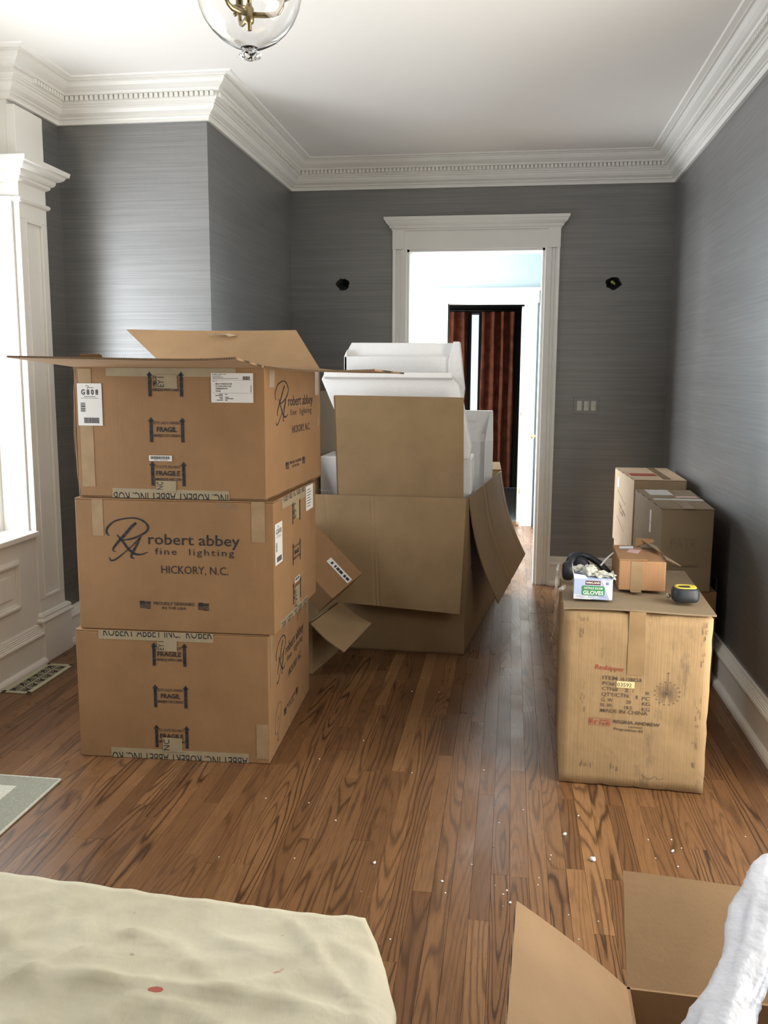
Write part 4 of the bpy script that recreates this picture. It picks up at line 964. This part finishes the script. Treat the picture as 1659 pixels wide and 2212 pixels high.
mb = MB(); sheet(mb, f, .231, .437, .288, RH-.002, .0005, 0, .0008); mb.prism([f.p(.231, RH, .0), f.p(.284, RH, .0), f.p(.284, RH, 0)+V(0, .70, .0), f.p(.231, RH, 0)+V(0, .70, .0)], (0, 0, .0012)); mb.obj('centre_tape', M['tape_brown'], t)
mb = MB()
def ribbon(mb, pts, w, dirv):
    d = Vector(dirv)*w/2; vs = []
    for p in pts: vs += [Vector(p)-d, Vector(p)+d]
    mb.add(vs, [(2*i, 2*i+1, 2*i+3, 2*i+2) for i in range(len(pts)-1)], 0, True)
ribbon(mb, [(.222, 3.70, .680), (.212, 3.72, .735), (.200, 3.60, .70), (.192, 3.45, .62), (.185, 3.35, .56), (.170, 3.30, .53)], .045, (.3, .9, .2))
ribbon(mb, [(.235, 3.55, .681), (.205, 3.50, .675), (.198, 3.45, .60), (.204, 3.40, .52)], .05, (0, 1, .1)); ribbon(mb, [(.228, 3.36, .682), (.205, 3.35, .665), (.200, 3.32, .60), (.196, 3.30, .565)], .035, (.1, 1, -.1))
mb.obj('loose_tape', M['tape_loose'], t, fix=False)

# ---- things on the worn carton
ZT = .6875
t = thing('small_carton', 'small scuffed brown carton with a lifted flap on top of the large worn carton', 'box', (.52, 3.63, ZT))
SB = dict(FL=(.430, 3.485), FR=(.606, 3.478), BR=(.612, 3.775), BL=(.436, 3.782))
mb = MB(); mb.hexa([V(*SB[k], ZT+.002) for k in ('FL', 'FR', 'BR', 'BL')], [V(*SB[k], .806) for k in ('FL', 'FR', 'BR', 'BL')]); mb.obj('body', M['card_small'], t, bevel=.005)
slab([V(.430, 3.487, .810), V(.535, 3.484, .812), V(.545, 3.775, .815), V(.436, 3.782, .812)], .004).obj('top_flap', [M['card_small'], M['edge']], t)
slab([V(.610, 3.775, .812), V(.606, 3.482, .812), V(.655, 3.44, .803), V(.55, 3.775, .842)], .004, 4, 4, lambda u, v: .006*v).obj('top_flap', [M['card_grey'], M['edge']], t)
slab([V(.520, 3.72, .822), V(.60, 3.765, .836), V(.600, 3.78, .842), V(.53, 3.78, .845)], .003).obj('top_flap', [M['card'], M['edge']], t)
mb = MB(); mb.prism([(.475, 3.63, .8125), (.515, 3.60, .8125), (.535, 3.66, .8155), (.495, 3.69, .8135)], (0, 0, .0008)); mb.obj('pink_label', M['pink'], t)
mb = MB(); mb.prism([(.455, 3.70, .8130), (.510, 3.70, .8145), (.515, 3.745, .8155), (.460, 3.745, .8135)], (0, 0, .0007)); mb.obj('torn_label', M['glove_white'], t)
f = Face(SB['FL'], SB['FR'], ZT)
mb = MB(); sheet(mb, f, .045, .002, .088, .117, .0005, 0, .0007); ribbon(mb, [(.495, 3.45, ZT+.002), (.494, 3.483, ZT+.003)], .04, (1, 0, 0)); mb.obj('clear_tape', M['tape_clear'], t)
mb = MB(); mb.tube([(.368, 3.56, .768), (.395, 3.60, .79), (.424, 3.64, .806)], .0045, 6, flat=.4); ribbon(mb, [(.424, 3.64, .806), (.445, 3.66, .816)], .02, (.3, .9, 0)); mb.obj('tape_tail', M['label'], t, label='whitish twisted tail of tape')

t = thing('glove_carton', 'pale blue glove dispenser box, crumpled grey gloves coming out of its open top', 'box', (.32, 3.40, ZT))
GB = dict(FL=(.249, 3.318), FR=(.389, 3.309), BR=(.395, 3.440), BL=(.256, 3.448)); gz = .766
mb = MB(); mb.hexa([V(*GB[k], ZT+.001) for k in ('FL', 'FR', 'BR', 'BL')], [V(*GB[k], gz) for k in ('FL', 'FR', 'BR', 'BL')]); mb.obj('body', M['glove_box'], t, bevel=.0015)
f = Face(GB['FL'], GB['FR'], ZT+.001); hh = gz-ZT
mb = MB(); quad(mb, f, [(.098, hh), (.140, hh), (.140, .004), (.130, .0)], 0, .0006); quad(mb, f, [(0, 0), (.06, 0), (.10, .012), (0, .018)], 0, .0006); mb.obj('pale_wave', M['glove_white'], t, fix=False)
mb = MB()
pts = []
for (cx, cy, a0) in ((.106, .022, -90), (.106, .046, 0), (.036, .046, 90), (.036, .022, 180)):
    for k in range(5): a = R(a0+22.5*k); pts.append((cx+.006*math.cos(a), cy+.006*math.sin(a)))
quad(mb, f, pts, 0, .0012); mb.obj('green_badge', M['green'], t, fix=False)
mb = MB(); rect(mb, f, .043, .056, .096, .071, 0, .0010); mb.obj('brand_panel', M['dark_red'], t, fix=False)
mb = MB(); put_text(mb, f, 'KIRKLAND', .045, .0605, .094, .0065, offset=.03, d=.0017); put_text(mb, f, 'GLOVES', .034, .0195, .108, .0135, offset=.03, d=.0020); put_text(mb, f, 'NITRILE EXAM', .038, .0395, .104, .0078, offset=.012, d=.0020); mb.obj('white_print', M['white_ink'], t, fix=False, kind='stuff')
mb = MB()
for (a, b, c) in ((.010, .012, .045), (.052, .012, .080), (.086, .012, .118), (.014, .007, .040), (.052, .007, .078)): rect(mb, f, a, b, c, b+.0014, 0, .0012)
rect(mb, f, .116, .057, .126, .068, 0, .0012); put_text(mb, f, '200', .110, .0725, .134, .004, d=.0012); mb.obj('fine_print', M['blue_ink'], t, fix=False, kind='stuff')
for (p, q, r_, s_) in (((.256, 3.446, gz), (.249, 3.320, gz), (.243, 3.322, gz+.028), (.247, 3.44, gz+.034)), ((.249, 3.319, gz), (.300, 3.316, gz), (.290, 3.330, gz+.010), (.246, 3.330, gz+.016)), ((.389, 3.310, gz), (.394, 3.438, gz), (.402, 3.430, gz+.010), (.398, 3.318, gz+.008))):
    slab([V(*p), V(*q), V(*r_), V(*s_)], .0012, 2, 2).obj('torn_flap', [M['glove_white'], M['glove_white']], t)
mb = MB(); rr = random.Random(12)
def crumple(mb, c, r, sd, squash=(1, 1, .6), n=14):
    vs = []; fs = []
    for j in range(n+1):
        th = math.pi*j/n
        for i in range(2*n):
            ph = math.pi*i/n; d = V(math.sin(th)*math.cos(ph), math.sin(th)*math.sin(ph), math.cos(th))
            k = 1+.55*noise.noise(d*2.1+V(sd, 0, 0))+.22*noise.noise(d*5.5+V(0, sd, 0)); vs.append(Vector(c)+V(d.x*squash[0], d.y*squash[1], d.z*squash[2])*r*k)
    for j in range(n):
        for i in range(2*n): a = j*2*n+i; b = j*2*n+(i+1) % (2*n); fs.append((a, b, b+2*n, a+2*n))
    mb.add(vs, fs, 0, True)
crumple(mb, (.305, 3.375, gz+.016), .030, 3.1, (1, 1, .75)); crumple(mb, (.345, 3.36, gz+.008), .026, 5.7, (1.2, 1, .5)); crumple(mb, (.372, 3.37, gz+.004), .026, 9.2, (1.1, 1.2, .35)); crumple(mb, (.275, 3.40, gz+.020), .022, 1.3, (1.3, .8, .6))
mb.tube([(.310, 3.37, gz+.02), (.322, 3.365, gz+.038), (.334, 3.37, gz+.030)], [.008, .006, .002], 8); mb.tube([(.35, 3.35, gz+.012), (.385, 3.34, gz+.012), (.402, 3.335, gz-.004)], [.010, .009, .005], 8, flat=.5)
mb.obj('crumpled_gloves', M['glove'], t)

t = thing('hearing_protector', 'black ear muffs lying behind the glove dispenser box', 'ear muffs', (.32, 3.72, ZT))
CUP = [(.001, -.022), (.026, -.022), (.037, -.015), (.040, 0), (.037, .015), (.026, .024), (.001, .024)]
mb = MB(); mb.lathe(CUP, (.246, 3.62, ZT+.042), 'x', 20); mb.obj('ear_cup', M['black_rubber'], t)
mb = MB(); mb.lathe(CUP, (.302, 3.72, ZT+.042), 'y', 20); mb.obj('ear_cup', M['black_rubber'], t)
mb = MB(); mb.tube([(.250, 3.66, ZT+.060), (.270, 3.72, ZT+.082), (.305, 3.755, ZT+.084), (.345, 3.76, ZT+.072), (.385, 3.74, ZT+.050), (.412, 3.69, ZT+.024), (.405, 3.63, ZT+.018)], [.018, .020, .020, .019, .018, .016, .013], 10, flat=.7); mb.obj('head_band', M['black_rubber'], t)

t = thing('tape_measure', 'dark tape measure with yellow rim standing at the front right of the worn carton', 'tape measure', (.655, 3.34, ZT+.002))
mb = MB(); n = 28; prof = []
def sq(a, rx, ry): 
    c, s = math.cos(a), math.sin(a); return (rx*math.copysign(abs(c)**.62, c), ry*math.copysign(abs(s)**.62, s))
vs = []; lev = [(.0, .86), (.006, .97), (.02, 1.0), (.035, 1.0), (.046, .95), (.051, .84)]
for z, k in lev:
    for i in range(n): a = 2*math.pi*i/n; q = sq(a, .049*k, .040*k); vs.append((.655+q[0], 3.345+q[1], ZT+.003+z))
fs_ = [(j*n+i, j*n+(i+1) % n, (j+1)*n+(i+1) % n, (j+1)*n+i) for j in range(len(lev)-1) for i in range(n)]+[tuple(range(n))[::-1], tuple((len(lev)-1)*n+i for i in range(n))]
mb.add(vs, fs_, 0, True); mb.obj('case', M['black_rubber'], t)
mb = MB(); vs = []
for z, k in ((.0505, .80), (.0545, .76), (.0545, .60), (.0515, .58)):
    for i in range(n): a = 2*math.pi*i/n; q = sq(a, .049*k, .040*k); vs.append((.655+q[0], 3.345+q[1], ZT+.003+z))
mb.add(vs, [(j*n+i, j*n+(i+1) % n, (j+1)*n+(i+1) % n, (j+1)*n+i) for j in range(3) for i in range(n)], 0, True); mb.obj('yellow_rim', M['yellow'], t)
mb = MB(); mb.box((.668, 3.33, ZT+.054), (.69, 3.35, ZT+.060)); mb.obj('lock_button', M['yellow'], t, bevel=.002)
mb = MB(); mb.lathe([(.0045, -.003), (.009, -.003), (.009, .003), (.0045, .003), (.0045, -.003)], (.600, 3.375, ZT+.012), 'y', 16); mb.obj('end_ring', M['steel'], t)

# ---- cartons against the right wall at the back
def corner_box(lab, FL, FR, BR, BL, z0, z1, mat, deco):
    t = thing('moving_carton', lab, 'box', ((FL[0]+BR[0])/2, (FL[1]+BR[1])/2, z0), group='cartons piled by the right wall')
    closed_box(t, FL, FR, BR, BL, z0+.0008, z1, mat, bevel=.004); deco(t, Face(FL, FR, z0), Face(BL, FL, z0), z0, z1, FL, FR, BR, BL); return t
def deco_near(t, ff, fl_, z0, z1, FL, FR, BR, BL):
    h = z1-z0; w = fl_.w
    mb = MB()
    for (a, b, c, d) in ((.40, .83, .76, .67), (.34, .48, .70, .34), (.30, .20, .70, .06)): stroke(mb, fl_, [(a*w, b*h), (c*w, d*h)], [.004, .004], 0, .001, 1)
    put_text(mb, fl_, 'THIS SIDE UP', .40*w, .52*h, .75*w, .02, rot=-14); put_text(mb, fl_, 'FRAGILE', .45*w, .44*h, .72*w, .02, rot=-14)
    put_text(mb, ff, 'PATR', .05, .52*h, .17, .05, offset=-.012); stroke(mb, ff, [(.03, .50*h), (.06, .62*h), (.08, .50*h), (.11, .60*h), (.14, .48*h), (.18, .50*h)], [.0015]*6); rect(mb, ff, .05, .30*h, .18, .315*h, 0, .001)
    put_text(mb, ff, 'UNIVERSAL MOVE', .045, .30*h, .185, .014, offset=.02)
    mb.obj('printing', M['ink_faint'], t, fix=False, kind='stuff')
    mb = MB(); sheet(mb, fl_, .60*w, .60*h, .66*w, .88*h, .0005); mb.obj('white_sticker', M['label'], t)
    cxm = (FL[0]+FR[0])/2
    mb = MB(); mb.box((FL[0]+.01, FL[1]+.30, z1+.0002), (FR[0]+.01, FL[1]+.36, z1+.0015)); mb.obj('white_tape', M['label'], t); mb = MB(); mb.box((FL[0]+.02, FL[1]+.50, z1+.0002), (FL[0]+.14, BL[1]-.03, z1+.002)); mb.obj('white_tape', M['label'], t)
    mb = MB(); mb.box((FL[0]+.14, FL[1]+.40, z1+.0002), (FR[0]-.0, FL[1]+.47, z1+.0018)); mb.obj('pink_tape', M['pink'], t)
    mb = MB(); mb.box((FL[0]+.10, FL[1]+.0, z1+.0003), (FL[0]+.155, BL[1], z1+.0012)); mb.obj('brown_tape', M['tape_brown'], t)
def deco_far(t, ff, fl_, z0, z1, FL, FR, BR, BL):
    h = z1-z0; w = fl_.w; mb = MB()
    for (a, b, c, d) in ((.20, .72, .62, .60), (.20, .36, .62, .24)): stroke(mb, fl_, [(a*w, b*h), (c*w, d*h)], [.004, .004], 0, .001, 1)
    put_text(mb, fl_, 'THIS SIDE', .28*w, .54*h, .65*w, .02, rot=-10); put_text(mb, fl_, 'UP', .34*w, .46*h, .55*w, .02, rot=-10); mb.obj('printing', M['ink_faint'], t, fix=False, kind='stuff')
    tapes(t, fl_, [(.72*w, .05*h, .86*w, .12*h), (.18*w, .76*h, .28*w, .90*h)], 'label', 'white_sticker')
    mb = MB(); mb.box((FL[0]+.01, FL[1]+.22, z1+.0002), (FL[0]+.16, FL[1]+.34, z1+.0015)); mb.obj('red_tape', M['red_tape'], t)
    mb = MB(); mb.box((FL[0]+.17, FL[1]+.05, z1+.0008), (FL[0]+.215, BL[1], z1+.0015)); mb.obj('clear_tape', M['tape_clear'], t)
def deco_low(t, ff, fl_, z0, z1, FL, FR, BR, BL):
    mb = MB(); sheet(mb, fl_, .3*fl_.w, z1-z0-.05, .8*fl_.w, z1-z0-.01, .0006); mb.obj('red_tape', M['red_tape'], t)
def deco_none(t, *a):
    mb = MB(); ff = a[0]; sheet(mb, ff, .09, .02, .14, a[3]-a[2]-.01, .0005); mb.obj('brown_tape', M['tape_brown'], t)
corner_box('brown carton in shade, bottom of the pile behind the large worn carton', (.745, 4.42), (1.018, 4.44), (1.022, 5.17), (.72, 5.15), 0, .470, M['card'], deco_none)
corner_box('brown carton with white and pink tape on its lid, nearest by the right wall', (.738, 4.43), (.985, 4.445), (1.012, 5.20), (.712, 5.19), .470, .882, M['card_grey'], deco_near)
corner_box('pale carton low in the back right corner with red tape under its rim', (.715, 5.30), (1.015, 5.31), (1.02, 6.02), (.70, 6.01), 0, .455, M['card_pale'], deco_low)
corner_box('pale tan carton, red tape on its lid, furthest in the back right corner', (.716, 5.29), (1.012, 5.30), (1.018, 6.03), (.690, 6.02), .455, .925, M['card_pale'], deco_far)

# ------------------------------------------------------------------ chandelier
CXh, CYh = -.726, 2.5
t = thing('pendant_lantern', 'clear glass bell jar lantern with brass candle arms hanging from the ceiling', 'chandelier', (CXh, CYh, 2.35))
mb = MB()
prof = [(.001, 2.3755), (.018, 2.377), (.030, 2.381), (.045, 2.386), (.075, 2.402), (.100, 2.424), (.120, 2.450), (.134, 2.480), (.143, 2.515), (.149, 2.560), (.149, 2.62), (.140, 2.68), (.125, 2.73), (.118, 2.76), (.128, 2.79)]
mb.lathe(prof+[(max(r-.003, .0005), z+(.003 if z < 2.45 else .0)) for r, z in prof[::-1]], (CXh, CYh, 0), 'z', 48)
mb.obj('glass_jar', M['glass'], t, fix=True)
mb = MB(); mb.lathe([(.001, 2.348), (.010, 2.349), (.020, 2.353), (.030, 2.360), (.026, 2.366), (.017, 2.371), (.020, 2.376), (.024, 2.379), (.001, 2.381)], (CXh, CYh, 0), 'z', 40, wob=lambda k, a: 1+(.14*math.cos(8*a) if 2 <= k <= 4 else 0)); mb.obj('glass_finial', M['glass'], t)
mb = MB(); mb.tube([(CXh, CYh, 2.425), (CXh, CYh, 2.96)], .0065, 12); mb.lathe([(.001, 2.428), (.005, 2.429), (.006, 2.440), (.011, 2.442), (.013, 2.447), (.013, 2.478), (.009, 2.483), (.007, 2.49)], (CXh, CYh, 0), 'z', 20); mb.obj('stem', M['brass'], t)
for k, a in enumerate((R(3), R(123), R(243))):
    c, s = math.cos(a), math.sin(a); P_ = lambda r, z: (CXh+r*c, CYh+r*s, z)
    mb = MB(); mb.tube([P_(.008, 2.462), P_(.04, 2.460), P_(.065, 2.461), P_(.080, 2.467), P_(.088, 2.480), P_(.090, 2.50)], .0055, 10, flat=1.3); ar = mb.obj('arm', M['brass'], t)
    mb = MB(); mb.lathe([(.002, 2.494), (.012, 2.496), (.024, 2.503), (.027, 2.509), (.022, 2.509), (.010, 2.505), (.010, 2.56), (.001, 2.56)], P_(.090, 0), 'z', 18); mb.obj('candle_cup', M['brass'], ar)
    mb = MB(); mb.tube([P_(.090, 2.507), P_(.090, 2.58)], .009, 12); mb.obj('candle_sleeve', M['label'], ar)
mb = MB(); mb.tube([(CXh-.010, CYh-.012, 2.468), (CXh-.022, CYh-.03, 2.462), (CXh-.030, CYh-.035, 2.450)], [.004, .006, .005], 8); mb.obj('cluster_leaf', M['brass'], t)
mb = MB(); mb.lathe([(.001, 2.955), (.012, 2.958), (.03, 2.975), (.055, 2.995), (.062, 3.012)], (CXh, CYh, 0), 'z', 28); mb.lathe([(.128, 2.785), (.134, 2.79), (.134, 2.80), (.03, 2.83), (.008, 2.85)], (CXh, CYh, 0), 'z', 32); mb.obj('canopy', M['brass'], t)

# ------------------------------------------------------------------ drop cloth in the foreground
bnd = [(1.64, -.261), (1.54, -.212), (1.43, -.172), (1.354, -.170), (1.2, -.185), (1.0, -.20), (.7, -.21)]
def xr(y):
    for (y1, x1), (y0, x0) in zip(bnd[:-1], bnd[1:]):
        if y0 <= y <= y1: return x0+(x1-x0)*(y-y0)/(y1-y0)
    return bnd[0][1] if y > 1.64 else bnd[-1][1]
nx, ny = 130, 90; vs = []
for j in range(ny+1):
    v = j/ny
    for i in range(nx+1):
        u = i/nx
        # u: 0..1 across, last part hangs; v: 0 near .. 1 far, last part hangs
        yt = .55+(1.70-.55)*min(v/.86, 1)
        xl = -1.75; far = 1.70-(.072*((xl+1.75)))
        uu = min(u/.88, 1)
        y = .55+(1.0)*min(v/.86, 1)*(1.155)
        ym_ = 1.74-(.10)*uu  # far edge slopes
        y = .55+(ym_-.55)*min(v/.86, 1)
        x_ = xl+(xr(min(y, 1.64))-xl)*uu
        z = .42
        p = V(x_, y, 0)
        ff = min(1, max(0, (1.70-y)/.12)); z += ff*(.013*noise.noise(V(x_*3.2+y*1.5, y*3.5-x_*1.2, 0))+.012*(1-abs(noise.noise(V(x_*5+2.5*y, y*6-x_, 3)))*2.2)**3*.6+.007*(1-abs(noise.noise(V(x_*9-4*y, y*8, 8)))*2)**2)+.0022*noise.noise(V(x_*24, y*24, 1))
        z += .011*math.exp(-(((y-1.375)+.10*(x_+.6)+.02*math.sin(5*x_))/.013)**2)*max(0, 1-abs(x_+.55)/.6)
        z += .008*math.exp(-(((x_+.78)-(y-1.45)*.9)/.010)**2)*max(0, 1-abs(y-1.45)/.18)
        z += .007*math.exp(-(((x_+.33)+(y-1.5)*.75)/.012)**2)*max(0, 1-abs(y-1.5)/.15)
        edge_d = (xr(min(y, 1.64))-x_)
        if edge_d < .05 and y < 1.60: z -= .030*min(1, (1.60-y)/.1)*(1-edge_d/.05)**1.4
        if u > .88: k = (u-.88)/.12; z = z*(1-k)+.012*k; x_ += -.015*k+.006*math.sin(y*25)*k*(1-k)*2
        if v > .86: k = (v-.86)/.14; z = z*(1-k)+.010*k; y += -.03*k+.01*math.sin(x_*22)*k
        vs.append((x_, y, z))
mb = MB(); mb.add(vs, [(j*(nx+1)+i, j*(nx+1)+i+1, (j+1)*(nx+1)+i+1, (j+1)*(nx+1)+i) for j in range(ny) for i in range(nx)], 0, True)
dc = mb.obj('drop_cloth', M['canvas'], label='cream canvas drop cloth with red paint marks draped over something low in the foreground', cat='cloth')

# ------------------------------------------------------------------ open carton in the near right corner
t = thing('open_carton', 'open tan carton with raised flaps in the near right corner of the picture', 'box', (.53, 1.5, 0))
A, B, C_, D_ = V(.262, 1.22, 0), V(.80, 1.20, 0), V(.815, 1.725, 0), V(.270, 1.745, 0); H_ = .250
cmn = [M['card_open'], M['edge']]
for a, b in ((A, B), (B, C_), (C_, D_), (D_, A)): slab([zz(a, 0.001), zz(b, 0.001), zz(b, H_), zz(a, H_)], .006).obj('side_panel', [cmn[0]]*2, t)
slab([zz(A, .008), zz(B, .008), zz(C_, .008), zz(D_, .008)], .006).obj('bottom_panel', cmn, t)
slab([zz(D_, H_), zz(C_, H_), V(.80, 1.925, .37), V(.281, 1.955, .390)], .006, 12, 6, lambda u, v: .004*math.sin(4*u)*v).obj('flap', cmn, t)
slab([zz(A, H_), zz(D_, H_), V(.038, 1.742, .424), V(.012, 1.22, .43)], .006, 8, 6, lambda u, v: .006*math.sin(3*v)).obj('flap', cmn, t)
slab([zz(C_, H_), zz(B, H_), V(1.02, 1.20, .33), V(1.03, 1.72, .33)], .006).obj('flap', cmn, t)
# twisted white wrap
mb = MB(); path = [(.556, 1.835, .515), (.545, 1.80, .51), (.520, 1.735, .50), (.487, 1.66, .485), (.455, 1.565, .475), (.415, 1.475, .46), (.372, 1.39, .45), (.333, 1.30, .44), (.31, 1.22, .42)]
wid = [.012, .026, .040, .043, .036, .042, .052, .058, .058]
pts = []; ws = []
for i in range(len(path)-1):
    for k in range(6):
        t_ = k/6; pts.append(Vector(path[i]).lerp(Vector(path[i+1]), t_)); ws.append(wid[i]*(1-t_)+wid[i+1]*t_)
vs = []; seg = 36
for k, p in enumerate(pts):
    tv = (pts[min(k+1, len(pts)-1)]-pts[max(k-1, 0)]).normalized(); a = tv.cross(V(0, 0, 1)).normalized(); b = a.cross(tv)
    for i in range(seg):
        g = 2*math.pi*i/seg; rr_ = ws[k]*(1+.28*noise.noise(V(math.cos(g)*1.8, math.sin(g)*1.8, k*.11))+.16*noise.noise(V(math.cos(g+k*.08)*5, math.sin(g+k*.08)*5, k*.16)))
        vs.append(p+a*math.cos(g)*rr_+b*math.sin(g)*rr_*.55)
mb.add(vs, [(k*seg+i, k*seg+(i+1) % seg, (k+1)*seg+(i+1) % seg, (k+1)*seg+i) for k in range(len(pts)-1) for i in range(seg)]+[tuple(range(seg)), tuple((len(pts)-1)*seg+i for i in range(seg))], 0, True)
mb.obj('foam_wrap', M['wrap'], label='crumpled white foam wrap twisted across the near open carton', cat='packing wrap')

# ------------------------------------------------------------------ foam crumbs on the floor
CR = [(0.2928, 2.6861, 0.0208), (0.2139, 2.8342, 0.015), (0.0349, 2.4141, 0.0088), (0.0253, 2.4746, 0.0075), (0.0146, 2.4536, 0.006), (0.0789, 2.9891, 0.0052), (0.2676, 2.9738, 0.0069), (-0.0035, 2.8831, 0.0051), (-0.1682, 2.495, 0.0091), (-0.1541, 2.4354, 0.0059), (-0.3849, 2.567, 0.0109), (-0.5573, 2.815, 0.0067), (-0.6764, 2.926, 0.0052), (-0.7171, 3.2949, 0.0057), (-0.5743, 3.5022, 0.006), (-0.3088, 4.1279, 0.0068), (-0.4382, 4.1205, 0.0069), (-0.4057, 4.316, 0.0048), (0.4836, 2.8417, 0.0051), (0.5591, 2.8532, 0.0068), (0.5508, 2.7786, 0.0116), (0.5826, 2.8036, 0.005), (0.4897, 2.727, 0.0049), (0.5505, 2.687, 0.0065), (0.1587, 2.6713, 0.0048), (0.1209, 2.559, 0.0046), (0.117, 2.5205, 0.0046), (-0.0092, 2.4989, 0.003), (0.1627, 2.697, 0.0048), (-0.0841, 2.6044, 0.0047), (-0.3397, 3.2255, 0.0056), (-0.2852, 2.1943, 0.0055), (-0.0679, 3.2921, 0.0056), (0.1983, 2.3796, 0.0044), (0.2186, 2.2699, 0.0042), (-0.8372, 2.9372, 0.0053), (-0.6384, 2.5561, 0.0047), (-0.8756, 2.5285, 0.0048), (0.0138, 2.3948, 0.0029), (0.2784, 2.3608, 0.0044), (0.8066, 2.912, 0.0052), (-0.4008, 2.4079, 0.003)]
LB = {0: 'largest white foam crumb on the floor, in front of the large worn carton', 1: 'ragged white foam crumb second largest, left of the largest crumb', 10: 'curled white foam shaving on the boards just beyond the drop cloth', 20: 'long white foam crumb on the floor right of the largest crumb'}
protos = []
for q in range(3):
    mb = MB(); crumple(mb, (0, 0, 0), .5, 11.3*q+2, (1, 1, .7), 5); protos.append(mb.mesh('foam_crumb', M['foam']))
for i, (x, y, s) in enumerate(CR):
    o = D.objects.new('foam_crumb', protos[i % 3]); COL.objects.link(o); s *= .9
    o.location = (x, y, s*.30); o.scale = (s, s, s); o.rotation_euler = (0, 0, i*1.7)
    if i == 20: o.scale = (s*.7, s*1.5, s)
    if i == 10: o.scale = (s*1.4, s*.7, s)
    if x > .44: reg = 'tiny white foam crumb on the floor in front of the large worn carton'
    elif y < 2.36: reg = 'tiny white foam crumb on the floor nearest the camera, between drop cloth and open carton'
    elif x > .10: reg = 'tiny white foam crumb on the floor left of the largest crumb'
    elif x > -.2 and y < 2.7: reg = 'tiny white foam crumb of the cluster beyond the near carton flap'
    elif y > 3.6: reg = 'tiny white foam crumb on the dark floor before the foam-filled carton'
    elif x < -.5 and y > 3.1: reg = 'tiny white foam crumb on the floor beside the stack of three'
    elif x < -.5: reg = 'tiny white foam crumb on the floor between stack and drop cloth'
    else: reg = 'tiny white foam crumb on the open floor in mid room'
    tag(o, LB.get(i, reg), 'foam crumb', 'foam crumbs on the floor')
